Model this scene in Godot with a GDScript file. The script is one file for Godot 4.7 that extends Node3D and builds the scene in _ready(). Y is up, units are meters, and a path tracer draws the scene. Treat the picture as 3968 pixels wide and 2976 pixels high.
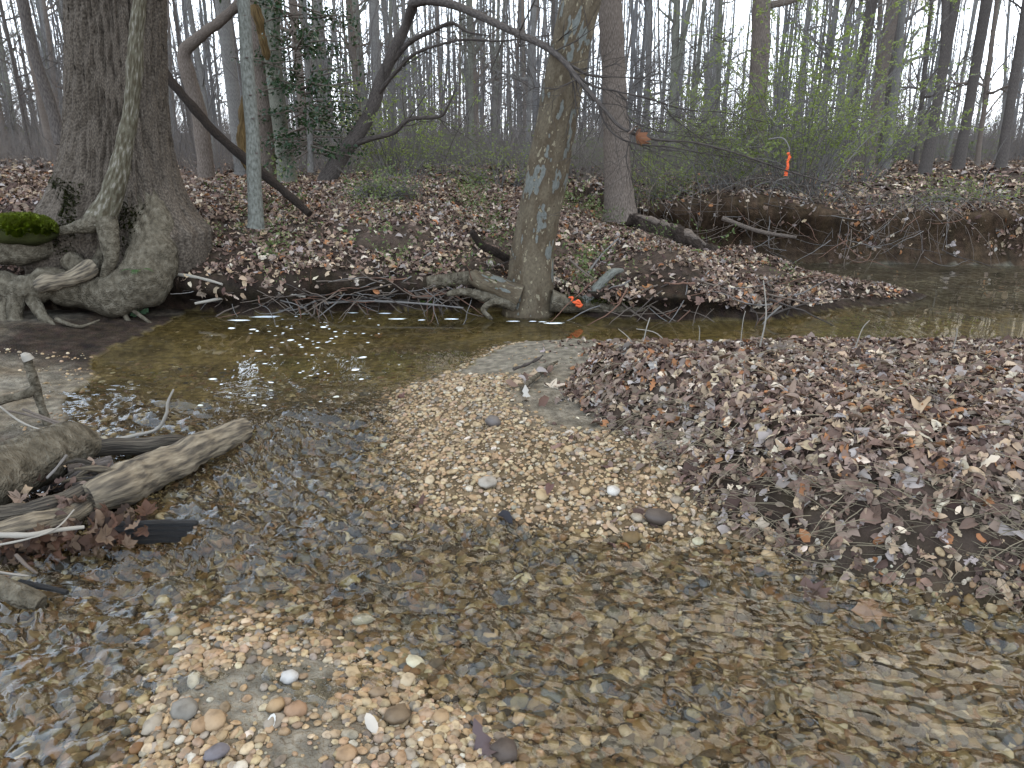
extends Node3D
# A small woodland stream in late winter: pool and riffle, gravel bar, leaf-covered banks, bare wood behind.

var rng := RandomNumberGenerator.new()
var noise := FastNoiseLite.new()
var noise_b := FastNoiseLite.new()
var mats := {}
var taken := {}

class MB:
	var v := PackedVector3Array()
	var n := PackedVector3Array()
	var uv := PackedVector2Array()
	var c := PackedColorArray()
	var ix := PackedInt32Array()
	func commit() -> ArrayMesh:
		var m := ArrayMesh.new()
		if v.is_empty():
			return m
		var a := []
		a.resize(Mesh.ARRAY_MAX)
		a[Mesh.ARRAY_VERTEX] = v
		a[Mesh.ARRAY_NORMAL] = n
		if uv.size() == v.size():
			a[Mesh.ARRAY_TEX_UV] = uv
		if c.size() == v.size():
			a[Mesh.ARRAY_COLOR] = c
		a[Mesh.ARRAY_INDEX] = ix
		m.add_surface_from_arrays(Mesh.PRIMITIVE_TRIANGLES, a)
		return m
	# a round limb through pts; lumps push the ring out and in
	func tube(pts: Array, rad: Array, sides: int, lumps: FastNoiseLite = null, amp := 0.0, closed_ends := true, freq := 1.0) -> void:
		var cnt := pts.size()
		var base := v.size()
		var t0: Vector3 = (pts[1] - pts[0]).normalized()
		var n1: Vector3 = t0.cross(Vector3(0.31, 0.17, 0.93)).normalized()
		var length := 0.0
		var r0: float = rad[0]
		var around := maxf(1.0, roundf(TAU * r0 / 0.5))
		for i in cnt:
			var p: Vector3 = pts[i]
			var r: float = rad[i]
			var t: Vector3
			if i == 0:
				t = t0
			elif i == cnt - 1:
				t = (pts[i] - pts[i - 1]).normalized()
			else:
				t = (pts[i + 1] - pts[i - 1]).normalized()
			n1 = (n1 - t * n1.dot(t)).normalized()
			var n2: Vector3 = t.cross(n1)
			if i > 0:
				length += p.distance_to(pts[i - 1])
			for k in sides + 1:
				var a := TAU * float(k % sides) / sides
				var d: Vector3 = n1 * cos(a) + n2 * sin(a)
				var rr := r
				if lumps:
					var q: Vector3 = (p + d * r) * freq
					rr += amp * (lumps.get_noise_3d(q.x, q.y, q.z) + 0.3 * lumps.get_noise_3d(q.x * 4.3, q.y * 4.3, q.z * 4.3))
				v.append(p + d * rr)
				n.append(d)
				uv.append(Vector2(float(k) / sides * around, length / 0.5))
		for i in cnt - 1:
			for k in sides:
				var a := base + i * (sides + 1) + k
				var b := a + sides + 1
				ix.append_array([a, b + 1, a + 1, a, b, b + 1])
		if lumps and sides > 5:
			# the lumps catch the light: normals from the surface itself
			for i in cnt:
				for k in sides:
					var at := base + i * (sides + 1) + k
					var right := at + 1 if k < sides - 1 else base + i * (sides + 1)
					var left := at - 1 if k > 0 else base + i * (sides + 1) + sides - 1
					var up := at + sides + 1 if i < cnt - 1 else at
					var down := at - sides - 1 if i > 0 else at
					var f := (v[right] - v[left]).cross(v[up] - v[down])
					if f.length_squared() > 1e-16:
						n[at] = f.normalized()
				n[base + i * (sides + 1) + sides] = n[base + i * (sides + 1)]
		if closed_ends:
			for e in 2:
				var i := 0 if e == 0 else cnt - 1
				var ring := base + i * (sides + 1)
				var t: Vector3 = (pts[0] - pts[1]).normalized() if e == 0 else (pts[cnt - 1] - pts[cnt - 2]).normalized()
				var s := v.size()
				v.append(pts[i] + t * float(rad[i]) * 0.12)
				n.append(t)
				uv.append(Vector2(0.5, 0.5))
				for k in sides + 1:
					v.append(v[ring + k])
					n.append(t)
					uv.append(Vector2(0.5 + 0.2 * cos(TAU * k / sides), 0.5 + 0.2 * sin(TAU * k / sides)))
				for k in sides:
					if e == 0:
						ix.append_array([s, s + 1 + k, s + 2 + k])
					else:
						ix.append_array([s, s + 2 + k, s + 1 + k])
	# smooth normals from the faces (clockwise fronts); welds nothing
	func smooth() -> void:
		n.resize(v.size())
		n.fill(Vector3.ZERO)
		for i in range(0, ix.size(), 3):
			var a := ix[i]
			var b := ix[i + 1]
			var d := ix[i + 2]
			var f := (v[d] - v[a]).cross(v[b] - v[a])
			n[a] += f
			n[b] += f
			n[d] += f
		for i in n.size():
			n[i] = n[i].normalized() if n[i].length_squared() > 1e-20 else Vector3.UP
	func weld_tube_seam(first: int, rings: int, sides: int) -> void:
		for i in rings:
			var a := first + i * (sides + 1)
			var m := (n[a] + n[a + sides]).normalized()
			n[a] = m
			n[a + sides] = m

# everything is winter-wet: dry base colours times this
const WET := 0.6

func lin(r: float, g: float, b: float) -> Color:
	return Color(r * WET, g * WET, b * WET).linear_to_srgb()

func numbered(called: String) -> String:
	taken[called] = taken.get(called, -1) + 1
	return called if taken[called] == 0 else "%s_%03d" % [called, taken[called]]

func tag(o: Node, label: String, category: String, group := "", kind := "") -> Node:
	o.set_meta("label", label)
	if category:
		o.set_meta("category", category)
	if group:
		o.set_meta("group", group)
	if kind:
		o.set_meta("kind", kind)
	return o

func thing(called: String, label: String, category: String, at := Vector3.ZERO, group := "") -> Node3D:
	var o := Node3D.new()
	o.name = numbered(called)
	add_child(o, true)
	o.position = at
	tag(o, label, category, group)
	return o

func obj(called: String, m: Mesh, mat: Material, parent: Node = null, at := Vector3.ZERO) -> MeshInstance3D:
	var o := MeshInstance3D.new()
	o.name = numbered(called) if parent == null else called
	o.mesh = m
	o.material_override = mat
	if parent == null:
		add_child(o, true)
	else:
		parent.add_child(o, true)
	o.position = at
	return o

# a path with extra points between the given ones; each row: [point, radius]
func curve(rows: Array, steps: int) -> Array:
	var pts := []
	var rad := []
	var last := rows.size() - 1
	for i in last:
		var a: Vector3 = rows[maxi(i - 1, 0)][0]
		var b: Vector3 = rows[i][0]
		var c: Vector3 = rows[i + 1][0]
		var d: Vector3 = rows[mini(i + 2, last)][0]
		for s in steps:
			var t := float(s) / steps
			pts.append(b.cubic_interpolate(c, a, d, t))
			rad.append(lerpf(rows[i][1], rows[i + 1][1], t))
	pts.append(rows[last][0])
	rad.append(rows[last][1])
	return [pts, rad]

# a limb: path in world space, mesh kept about the point origin
func limb(rows: Array, steps: int, sides: int, amp := 0.0, freq := 6.0, origin := Vector3.ZERO) -> ArrayMesh:
	var mb := MB.new()
	limb_into(mb, rows, steps, sides, amp, freq, origin)
	return mb.commit()

func limb_into(mb: MB, rows: Array, steps: int, sides: int, amp := 0.0, freq := 6.0, origin := Vector3.ZERO) -> void:
	var cr := curve(rows, steps)
	for i in cr[0].size():
		cr[0][i] -= origin
	mb.tube(cr[0], cr[1], sides, noise if amp > 0.0 else null, amp, true, freq)

func wander(from: Vector3, dir: Vector3, length: float, r0: float, r1: float, segs: int, wob: float, droop: float) -> Array:
	var pts := [from]
	var rad := [r0]
	var d := dir.normalized()
	for i in segs:
		d = (d + Vector3(rng.randf_range(-wob, wob), rng.randf_range(-wob, wob) + droop, rng.randf_range(-wob, wob))).normalized()
		pts.append(pts[i] + d * length / segs)
		rad.append(lerpf(r0, r1, float(i + 1) / segs))
	return [pts, rad]

# twigs and branches off a limb, thinner at each order
func ramify(mb: MB, from: Vector3, dir: Vector3, length: float, r: float, order: int, kids: int, wob := 0.16, droop := 0.02) -> void:
	var segs := 5 if order > 1 else (4 if order == 1 else 3)
	var w := wander(from, dir, length, r, r * 0.3, segs, wob, droop)
	mb.tube(w[0], w[1], 5 if r > 0.03 else (4 if r > 0.012 else 3), null, 0.0, false)
	if order == 0:
		return
	for k in kids:
		var t := rng.randf_range(0.2, 1.0) * segs
		var i := mini(int(t), segs - 1)
		var p: Vector3 = w[0][i].lerp(w[0][i + 1], t - i)
		var d: Vector3 = (w[0][i + 1] - w[0][i]).normalized()
		var side := Vector3(rng.randf_range(-1, 1), rng.randf_range(-0.6, 1), rng.randf_range(-1, 1))
		side = (side - d * side.dot(d)).normalized()
		ramify(mb, p, d * rng.randf_range(0.5, 1.0) + side * rng.randf_range(0.5, 1.0), length * rng.randf_range(0.35, 0.6), maxf(r * 0.5, 0.0022), order - 1, kids, wob, droop)

func scatter(called: String, m: Mesh, mat: Material, xf: Array, col: Array, parent: Node) -> MultiMeshInstance3D:
	var o := MultiMeshInstance3D.new()
	var mm := MultiMesh.new()
	mm.transform_format = MultiMesh.TRANSFORM_3D
	mm.use_colors = true
	mm.mesh = m
	mm.instance_count = xf.size()
	var b := PackedFloat32Array()
	b.resize(xf.size() * 16)
	var at := 0
	for i in xf.size():
		var t: Transform3D = xf[i]
		var c: Color = col[i]
		b[at] = t.basis.x.x; b[at + 1] = t.basis.y.x; b[at + 2] = t.basis.z.x; b[at + 3] = t.origin.x
		b[at + 4] = t.basis.x.y; b[at + 5] = t.basis.y.y; b[at + 6] = t.basis.z.y; b[at + 7] = t.origin.y
		b[at + 8] = t.basis.x.z; b[at + 9] = t.basis.y.z; b[at + 10] = t.basis.z.z; b[at + 11] = t.origin.z
		b[at + 12] = c.r * WET; b[at + 13] = c.g * WET; b[at + 14] = c.b * WET; b[at + 15] = 1.0
		at += 16
	mm.buffer = b
	o.multimesh = mm
	o.material_override = mat
	o.name = called
	o.set_meta("kind", "stuff")
	if parent:
		parent.add_child(o, true)
	else:
		add_child(o, true)
	return o

func tex(freq: float, ramp: Array, fractal := FastNoiseLite.FRACTAL_FBM, kind := FastNoiseLite.TYPE_SIMPLEX_SMOOTH, sd := 1, size := 512, octaves := 4) -> NoiseTexture2D:
	var f := FastNoiseLite.new()
	f.noise_type = kind
	f.seed = sd
	f.frequency = freq
	f.fractal_type = fractal
	f.fractal_octaves = octaves
	var t := NoiseTexture2D.new()
	t.width = size
	t.height = size
	t.seamless = true
	t.noise = f
	if ramp:
		var g := Gradient.new()
		var off := PackedFloat32Array()
		var cols := PackedColorArray()
		for row in ramp:
			off.append(row[0])
			cols.append(row[1])
		g.offsets = off
		g.colors = cols
		t.color_ramp = g
	return t

func surface(called: String, albedo: Texture2D, height: Texture2D, relief: float, rough: float, uv := Vector3(1, 1, 1), tri := false, tint := Color.WHITE, spec := 0.22) -> StandardMaterial3D:
	var m := StandardMaterial3D.new()
	m.resource_name = called
	m.albedo_color = tint
	m.albedo_texture = albedo
	m.roughness = rough
	m.metallic_specular = spec
	if height:
		m.heightmap_enabled = true
		m.heightmap_texture = height
		m.heightmap_scale = relief
	m.uv1_scale = uv
	m.uv1_triplanar = tri
	mats[called] = m
	return m

func painted(called: String, rough: float, spec := 0.4) -> StandardMaterial3D:
	var m := StandardMaterial3D.new()
	m.resource_name = called
	m.vertex_color_use_as_albedo = true
	m.roughness = rough
	m.metallic_specular = spec
	mats[called] = m
	return m

func plane_bark() -> ImageTexture:
	# wraps once round the trunk, six metres high
	var w := 384
	var h := 1536
	var im := Image.create(w, h, false, Image.FORMAT_RGB8)
	var f := FastNoiseLite.new()
	f.seed = 12
	f.frequency = 1.0
	f.fractal_octaves = 3
	for y in h:
		var v := 6.25 * y / h
		for x in w:
			var a := TAU * x / w
			var p := Vector3(cos(a) * 0.21, v, sin(a) * 0.21)
			var plate := f.get_noise_3d(p.x * 6.0, p.y * 2.6, p.z * 6.0)
			var scale := f.get_noise_3d(p.x * 17.0 + 50.0, p.y * 10.0, p.z * 17.0)
			var grain := f.get_noise_3d(p.x * 40.0, p.y * 30.0 + 9.0, p.z * 40.0)
			var c := Color(0.09, 0.066, 0.042).lerp(Color(0.13, 0.102, 0.068), smoothstep(-0.3, 0.35, plate))
			if plate + 0.3 * scale < -0.34:
				c = Color(0.15, 0.15, 0.132)
			if scale > 0.42:
				c = Color(0.24, 0.2, 0.135)
			elif scale > 0.38:
				c = Color(0.07, 0.05, 0.032)
			c *= 1.0 + 0.35 * grain
			im.set_pixel(x, y, lin(c.r, c.g, c.b))
	return ImageTexture.create_from_image(im)

func make_materials() -> void:
	var furrow := tex(0.035, [], FastNoiseLite.FRACTAL_RIDGED, FastNoiseLite.TYPE_SIMPLEX_SMOOTH, 5)
	var fine := tex(0.03, [], FastNoiseLite.FRACTAL_FBM, FastNoiseLite.TYPE_SIMPLEX_SMOOTH, 9, 512, 5)
	var grey_ramp := [[0.0, lin(0.116, 0.104, 0.092)], [0.4, lin(0.212, 0.192, 0.172)], [0.65, lin(0.279, 0.255, 0.231)], [1.0, lin(0.385, 0.354, 0.321)]]
	var grey := tex(0.02, grey_ramp, FastNoiseLite.FRACTAL_FBM, FastNoiseLite.TYPE_SIMPLEX_SMOOTH, 11, 512, 5)
	var trunk_uv := Vector3(2.4, 0.8, 1)
	surface("bark_grey", grey, fine, 0.6, 0.92, trunk_uv)
	surface("bark_grey_green", grey, fine, 0.6, 0.92, trunk_uv, false, Color(0.97, 0.99, 0.93))
	surface("bark_brown", grey, furrow, 0.8, 0.92, trunk_uv, false, Color(0.96, 0.9, 0.86))
	surface("bark_dark", grey, fine, 0.6, 0.9, trunk_uv, false, Color(0.74, 0.71, 0.7))
	surface("bark_black", grey, furrow, 1.2, 0.9, trunk_uv, false, Color(0.5, 0.45, 0.42))
	surface("bark_pale", tex(0.025, [[0.0, lin(0.074, 0.071, 0.058)], [0.35, lin(0.146, 0.142, 0.119)], [0.6, lin(0.180, 0.177, 0.150)], [1.0, lin(0.252, 0.245, 0.214)]], FastNoiseLite.FRACTAL_FBM, FastNoiseLite.TYPE_SIMPLEX_SMOOTH, 21), fine, 0.25, 0.85, Vector3(1, 0.7, 1))
	var tulip := tex(0.03, [[0.0, lin(0.032, 0.025, 0.019)], [0.35, lin(0.079, 0.062, 0.047)], [0.6, lin(0.122, 0.096, 0.074)], [1.0, lin(0.209, 0.171, 0.135)]], FastNoiseLite.FRACTAL_FBM, FastNoiseLite.TYPE_SIMPLEX_SMOOTH, 31, 1024, 5)
	surface("bark_tulip", tulip, fine, 0.6, 0.93, Vector3(1.3, 0.55, 1))
	# patchwork bark of a plane tree: olive and brown plates, pale scales, blue-grey patches
	surface("bark_plane", plane_bark(), fine, 0.35, 0.88, Vector3(0.3333, 0.08, 1))
	var patch_b := tex(0.02, [[0.0, lin(0.058, 0.043, 0.026)], [0.4, lin(0.096, 0.080, 0.052)], [0.5, lin(0.128, 0.112, 0.078)], [0.7, lin(0.128, 0.110, 0.075)], [0.73, lin(0.211, 0.184, 0.144)], [1.0, lin(0.256, 0.225, 0.184)]], FastNoiseLite.FRACTAL_FBM, FastNoiseLite.TYPE_SIMPLEX, 43, 512, 4)
	surface("bark_young_plane", patch_b, fine, 0.3, 0.88, Vector3(0.6, 0.34, 1))
	surface("bark_root", tex(0.02, [[0.0, lin(0.036, 0.029, 0.019)], [0.4, lin(0.104, 0.085, 0.059)], [0.6, lin(0.152, 0.126, 0.090)], [1.0, lin(0.264, 0.228, 0.172)]], FastNoiseLite.FRACTAL_FBM, FastNoiseLite.TYPE_SIMPLEX_SMOOTH, 51), furrow, 1.6, 0.9, Vector3(1.6, 1.6, 1.6), true)
	var grain := tex(0.02, [[0.0, lin(0.05, 0.042, 0.034)], [0.36, lin(0.13, 0.105, 0.078)], [0.55, lin(0.22, 0.175, 0.122)], [0.75, lin(0.27, 0.218, 0.155)], [1.0, lin(0.38, 0.31, 0.22)]], FastNoiseLite.FRACTAL_FBM, FastNoiseLite.TYPE_SIMPLEX_SMOOTH, 61, 512, 5)
	surface("wood_bare", grain, fine, 0.7, 0.85, Vector3(1.3, 0.3, 1))
	surface("wood_grey", grain, fine, 0.5, 0.88, Vector3(2.0, 0.25, 1), false, Color(0.72, 0.73, 0.76))
	surface("wood_wet", grain, furrow, 0.8, 0.45, Vector3(2.0, 0.25, 1), false, Color(0.27, 0.26, 0.29), 0.5)
	surface("wood_fresh", grain, furrow, 0.8, 0.8, Vector3(3.0, 0.2, 1), false, Color(0.95, 0.86, 0.68))
	surface("twig_pale", null, null, 0, 0.85, Vector3.ONE, false, lin(0.34, 0.3, 0.25))
	surface("twig_brown", null, null, 0, 0.9, Vector3.ONE, false, lin(0.16, 0.125, 0.1))
	surface("twig_grey", null, null, 0, 0.9, Vector3.ONE, false, lin(0.19, 0.172, 0.158))
	surface("twig_red", null, null, 0, 0.85, Vector3.ONE, false, lin(0.18, 0.1, 0.07))
	surface("twig_dark", grey, fine, 0.3, 0.9, Vector3(1, 0.5, 1), false, Color(0.66, 0.63, 0.62))
	var mott := tex(0.012, [[0.0, Color(0.55, 0.55, 0.55)], [1.0, Color(1, 1, 1)]], FastNoiseLite.FRACTAL_FBM, FastNoiseLite.TYPE_SIMPLEX_SMOOTH, 71, 512, 6)
	var soil := painted("ground", 0.9, 0.22)
	soil.albedo_texture = mott
	soil.uv1_triplanar = true
	soil.uv1_world_triplanar = true
	soil.uv1_scale = Vector3(1.7, 1.7, 1.7)
	soil.heightmap_enabled = true
	soil.heightmap_texture = tex(0.05, [], FastNoiseLite.FRACTAL_FBM, FastNoiseLite.TYPE_SIMPLEX_SMOOTH, 73, 512, 5)
	soil.heightmap_scale = 1.2
	var stone := painted("pebble", 0.6, 0.32)
	stone.albedo_texture = tex(0.01, [[0.0, Color(0.68, 0.66, 0.64)], [0.5, Color(0.92, 0.91, 0.9)], [1.0, Color(1, 1, 1)]], FastNoiseLite.FRACTAL_FBM, FastNoiseLite.TYPE_SIMPLEX_SMOOTH, 75, 256, 5)
	stone.uv1_triplanar = true
	stone.uv1_scale = Vector3(0.6, 0.6, 0.6)
	var leaf := painted("leaf", 0.75, 0.24)
	leaf.backlight_enabled = true
	leaf.backlight = Color(0.25, 0.2, 0.15)
	var green := painted("green_leaf", 0.6, 0.3)
	green.backlight_enabled = true
	green.backlight = Color(0.45, 0.5, 0.2)
	painted("twigs", 0.9, 0.2)
	var moss := surface("moss", tex(0.06, [[0.0, lin(0.03, 0.05, 0.008)], [0.5, lin(0.12, 0.17, 0.02)], [1.0, lin(0.28, 0.34, 0.05)]], FastNoiseLite.FRACTAL_FBM, FastNoiseLite.TYPE_SIMPLEX_SMOOTH, 81), fine, 1.5, 1.0, Vector3(3, 3, 3), true)
	moss.uv1_triplanar = true
	var dark_moss := surface("moss_dark", tex(0.06, [[0.0, lin(0.03, 0.03, 0.01)], [0.5, lin(0.075, 0.08, 0.025)], [1.0, lin(0.15, 0.15, 0.06)]], FastNoiseLite.FRACTAL_FBM, FastNoiseLite.TYPE_SIMPLEX_SMOOTH, 82), fine, 1.5, 1.0, Vector3(3, 3, 3), true)
	dark_moss.uv1_triplanar = true
	var tape := surface("tape_orange", null, null, 0, 0.5, Vector3.ONE, false, lin(0.95, 0.17, 0.06))
	tape.backlight_enabled = true
	tape.backlight = Color(0.6, 0.2, 0.1)
	surface("foam", null, null, 0, 0.8, Vector3.ONE, false, lin(1.15, 1.18, 1.2))
	var w := StandardMaterial3D.new()
	w.resource_name = "water"
	w.refraction_enabled = true
	w.refraction_scale = 0.033
	w.transparency = BaseMaterial3D.TRANSPARENCY_ALPHA
	w.albedo_color = Color(0.97, 0.95, 0.88, 0.0)
	w.roughness = 0.0
	w.metallic_specular = 0.72
	mats["water"] = w

# ---------- the lie of the land ----------
# outlines in plan (x, z): bank toes and bars at the water line
var FAR_BANK := PackedVector2Array([Vector2(-30, -5.2), Vector2(-8, -6.2), Vector2(-5.2, -6.35), Vector2(-4.3, -6.5), Vector2(-3.6, -6.65), Vector2(-3.0, -6.72), Vector2(-2.7, -6.62), Vector2(-2.48, -6.39), Vector2(-1.72, -6.63), Vector2(-0.66, -6.67), Vector2(-0.03, -6.67), Vector2(0.40, -6.67), Vector2(0.79, -6.38), Vector2(1.19, -6.31), Vector2(1.99, -6.27), Vector2(2.36, -6.31), Vector2(2.74, -6.56), Vector2(3.24, -6.83), Vector2(3.81, -7.02), Vector2(4.21, -7.35), Vector2(4.1, -7.7), Vector2(3.8, -8.2), Vector2(3.3, -8.75), Vector2(2.7, -9.05), Vector2(2.1, -9.2), Vector2(1.7, -9.6), Vector2(1.9, -10.6), Vector2(5, -12.0), Vector2(5, -60), Vector2(-60, -60), Vector2(-60, -5.2)])
var RIGHT_BANK := PackedVector2Array([Vector2(-6, -60), Vector2(-5, -12.5), Vector2(0.5, -10.8), Vector2(1.5, -10.35), Vector2(2.2, -9.95), Vector2(3.0, -9.75), Vector2(3.7, -9.45), Vector2(4.5, -9.35), Vector2(5.47, -9.35), Vector2(6.40, -9.24), Vector2(8, -9.1), Vector2(12, -8.6), Vector2(60, -9), Vector2(60, -60)])
var BAR := PackedVector2Array([Vector2(-0.71, -4.39), Vector2(-0.53, -4.58), Vector2(-0.33, -4.81), Vector2(-0.24, -5.11), Vector2(-0.06, -5.45), Vector2(0.16, -5.59), Vector2(0.53, -5.66), Vector2(0.9, -5.5), Vector2(1.6, -5.4), Vector2(3, -5.45), Vector2(5, -5.4), Vector2(9, -5.3), Vector2(14, -5.3), Vector2(14, -1.2), Vector2(4, -1.7), Vector2(2.6, -1.9), Vector2(1.71, -2.11), Vector2(1.44, -2.21), Vector2(1.10, -2.38), Vector2(0.89, -2.55), Vector2(0.72, -2.59), Vector2(0.36, -2.65), Vector2(-0.01, -2.72), Vector2(-0.34, -2.78), Vector2(-0.48, -2.81), Vector2(-0.58, -3.01), Vector2(-0.61, -3.31), Vector2(-0.64, -3.67), Vector2(-0.68, -3.94)])
var MOUND := PackedVector2Array([Vector2(0.55, -4.76), Vector2(0.39, -4.40), Vector2(0.31, -4.03), Vector2(0.47, -3.63), Vector2(0.67, -3.35), Vector2(0.76, -2.98), Vector2(0.81, -2.74), Vector2(0.92, -2.53), Vector2(1.10, -2.34), Vector2(1.44, -2.21), Vector2(1.71, -2.12), Vector2(2.6, -1.95), Vector2(4, -1.8), Vector2(14, -1.4), Vector2(14, -5.1), Vector2(5, -5.2), Vector2(3, -5.25), Vector2(1.7, -5.2), Vector2(0.9, -5.2), Vector2(0.55, -5.1)])
var FORE := PackedVector2Array([Vector2(-1.03, -1.78), Vector2(-1.00, -1.96), Vector2(-0.92, -2.07), Vector2(-0.81, -2.01), Vector2(-0.62, -1.96), Vector2(-0.51, -1.87), Vector2(-0.37, -1.85), Vector2(-0.27, -1.74), Vector2(-0.19, -1.66), Vector2(-0.08, -1.57), Vector2(-0.00, -1.49), Vector2(0.0, -1.3), Vector2(-0.15, -0.9), Vector2(-0.5, -0.7), Vector2(-0.9, -0.95), Vector2(-0.94, -1.46), Vector2(-0.96, -1.58)])
var LEFT := PackedVector2Array([Vector2(-14, -7.2), Vector2(-3.0, -7.0), Vector2(-2.98, -6.09), Vector2(-2.98, -5.73), Vector2(-3.05, -5.40), Vector2(-3.02, -5.06), Vector2(-2.79, -4.71), Vector2(-2.71, -4.35), Vector2(-2.70, -4.16), Vector2(-2.46, -3.83), Vector2(-2.18, -3.57), Vector2(-2.1, -3.4), Vector2(-1.75, -3.05), Vector2(-1.75, -2.8), Vector2(-1.8, -2.5), Vector2(-2.0, -2.1), Vector2(-2.3, -1.5), Vector2(-2.8, -0.5), Vector2(-3.2, 2), Vector2(-14, 2)])
const GX := -8.0
const GZ := -14.0
const GS := 0.125
const GNX := 146
const GNZ := 130
var fields := {}

func field(poly: PackedVector2Array) -> PackedFloat32Array:
	var out := PackedFloat32Array()
	out.resize(GNX * GNZ)
	var cnt := poly.size()
	for j in GNZ:
		for i in GNX:
			var p := Vector2(GX + i * GS, GZ + j * GS)
			var best := 1e9
			for k in cnt:
				var q := Geometry2D.get_closest_point_to_segment(p, poly[k], poly[(k + 1) % cnt])
				best = minf(best, p.distance_squared_to(q))
			out[j * GNX + i] = sqrt(best) * (1.0 if Geometry2D.is_point_in_polygon(p, poly) else -1.0)
	return out

func sd(f: PackedFloat32Array, x: float, z: float) -> float:
	var fx := clampf((x - GX) / GS, 0.0, GNX - 1.001)
	var fz := clampf((z - GZ) / GS, 0.0, GNZ - 1.001)
	var i := int(fx)
	var j := int(fz)
	var u := fx - i
	var w := fz - j
	var a := j * GNX + i
	return lerpf(lerpf(f[a], f[a + 1], u), lerpf(f[a + GNX], f[a + GNX + 1], u), w)

var PLATEAU := [[-9, -8, 1.25], [-6, -8, 1.15], [-4.8, -7, 1.0], [-3.6, -7.2, 0.85], [-2.7, -7.2, 0.76], [-3, -9.5, 0.95], [-1.5, -8, 0.8], [-1.5, -10, 0.97], [0, -8, 0.68], [0.5, -9.5, 0.82], [0.6, -11, 0.93], [1.3, -7.4, 0.46], [1.5, -9.3, 0.58], [2.5, -7.3, 0.3], [3.3, -7.5, 0.2], [2.4, -8.4, 0.36], [3.7, -7.6, 0.14], [-10, -14, 1.1], [0, -14, 1.0], [10, -14, 0.95], [10, -10, 0.72], [7, -9.6, 0.7], [5, -9.8, 0.7], [3.2, -10.3, 0.84], [6, -12.5, 0.8], [20, -14, 0.95]]
var DEPTHS := [[-2, -5.3, 0.33], [-1.5, -4.6, 0.26], [-2.4, -4.3, 0.2], [0, -6.1, 0.3], [2, -6.0, 0.2], [4, -6.2, 0.14], [-1.2, -3.8, 0.12], [-1, -3, 0.09], [-0.9, -2, 0.085], [-1.6, -1.6, 0.2], [-1.25, -1.2, 0.16], [0.3, -2.2, 0.055], [1, -1.6, 0.07], [2, -1.3, 0.085], [5, -8.2, 0.12], [3.6, -9.0, 0.08], [0, -1, 0.06]]

func idw(rows: Array, x: float, z: float) -> float:
	var s := 0.0
	var t := 0.0
	for r in rows:
		var dx: float = x - r[0]
		var dz: float = z - r[1]
		var w := 1.0 / pow(dx * dx + dz * dz + 0.02, 1.6)
		s += w * r[2]
		t += w
	return s / t

# [height, kind weights] at a place in plan; kinds: 0 soil/leaf, 1 gravel, 2 sand, 3 pool bed, 4 riffle bed
func lie(x: float, z: float) -> Array:
	var n1 := noise.get_noise_2d(x * 1.1, z * 1.1)
	var n2 := noise_b.get_noise_2d(x * 6.0, z * 6.0)
	var f := sd(fields.far, x, z) + 0.05 * n1 + 0.025 * n2
	var rt := sd(fields.right, x, z) + 0.06 * n1
	var b := sd(fields.bar, x, z) + 0.012 * n2
	var mo := sd(fields.mound, x, z) + 0.05 * n1 + 0.03 * n2
	var fo := sd(fields.fore, x, z) + 0.02 * n2
	var le := sd(fields.left, x, z) + 0.03 * n2
	var deep := idw(DEPTHS, x, z)
	var h := -deep * (1.0 + 0.25 * n1)
	var plateau := 0.0
	if f > -0.5 or rt > -0.5:
		plateau = idw(PLATEAU, x, z) + 0.07 * n1 + 0.02 * n2
	var hf := f * 1.2
	if f > 0.0:
		var wide := lerpf(0.9, 1.7, smoothstep(-3.6, -2.4, x)) * lerpf(1.0, 0.65, smoothstep(1.0, 1.6, x))
		var t := f / wide
		var lip := lerpf(0.38, 0.1, smoothstep(2.4, 3.4, x))
		hf = plateau * (lip * smoothstep(0.0, 0.13, t) + (1.0 - lip) * smoothstep(-0.1, 1.0, t))
	var hr := rt * 1.0
	if rt > 0.0:
		hr = plateau * (0.95 * smoothstep(0.0, 0.26, rt) + 0.05 * smoothstep(0.2, 1.5, rt)) + 0.05 * n1
	var hb := b * 0.22
	if b > 0.0:
		hb = 0.012 + 0.075 * smoothstep(0.0, 0.7, b) + 0.012 * n1 + 0.006 * n2
	var hm := -1.0
	if mo > -0.25:
		var rise := smoothstep(-0.04, 0.34, mo)
		hm = maxf(hb, 0.0) + 0.31 * lerpf(1.0, 0.15, smoothstep(-3.5, -4.9, z)) * rise + 0.04 * smoothstep(0.0, 0.12, mo) + (0.045 * n1 + 0.03 * n2) * smoothstep(0.0, 0.4, mo) if mo > -0.04 else -1.0
	var hfo := fo * 0.16
	if fo > 0.0:
		hfo = 0.008 + 0.03 * smoothstep(0.0, 0.35, fo) + 0.01 * n2
	var hl := le * 0.22
	if le > 0.0:
		hl = 0.01 + 0.1 * smoothstep(0.0, 1.2, le) + 0.5 * smoothstep(1.6, 3.0, le) + 0.012 * n2
	h = maxf(h, maxf(maxf(hf, hr), maxf(maxf(hb, hm), maxf(hfo, hl))))
	return [h, f, rt, b, mo, fo, le, deep]

var SOIL := Color(0.062, 0.042, 0.029)
var LITTER := Color(0.14, 0.1, 0.076)
var SAND := Color(0.42, 0.36, 0.275)
var GRAVEL := Color(0.27, 0.19, 0.11)
var SILT := Color(0.34, 0.255, 0.105)

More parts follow.
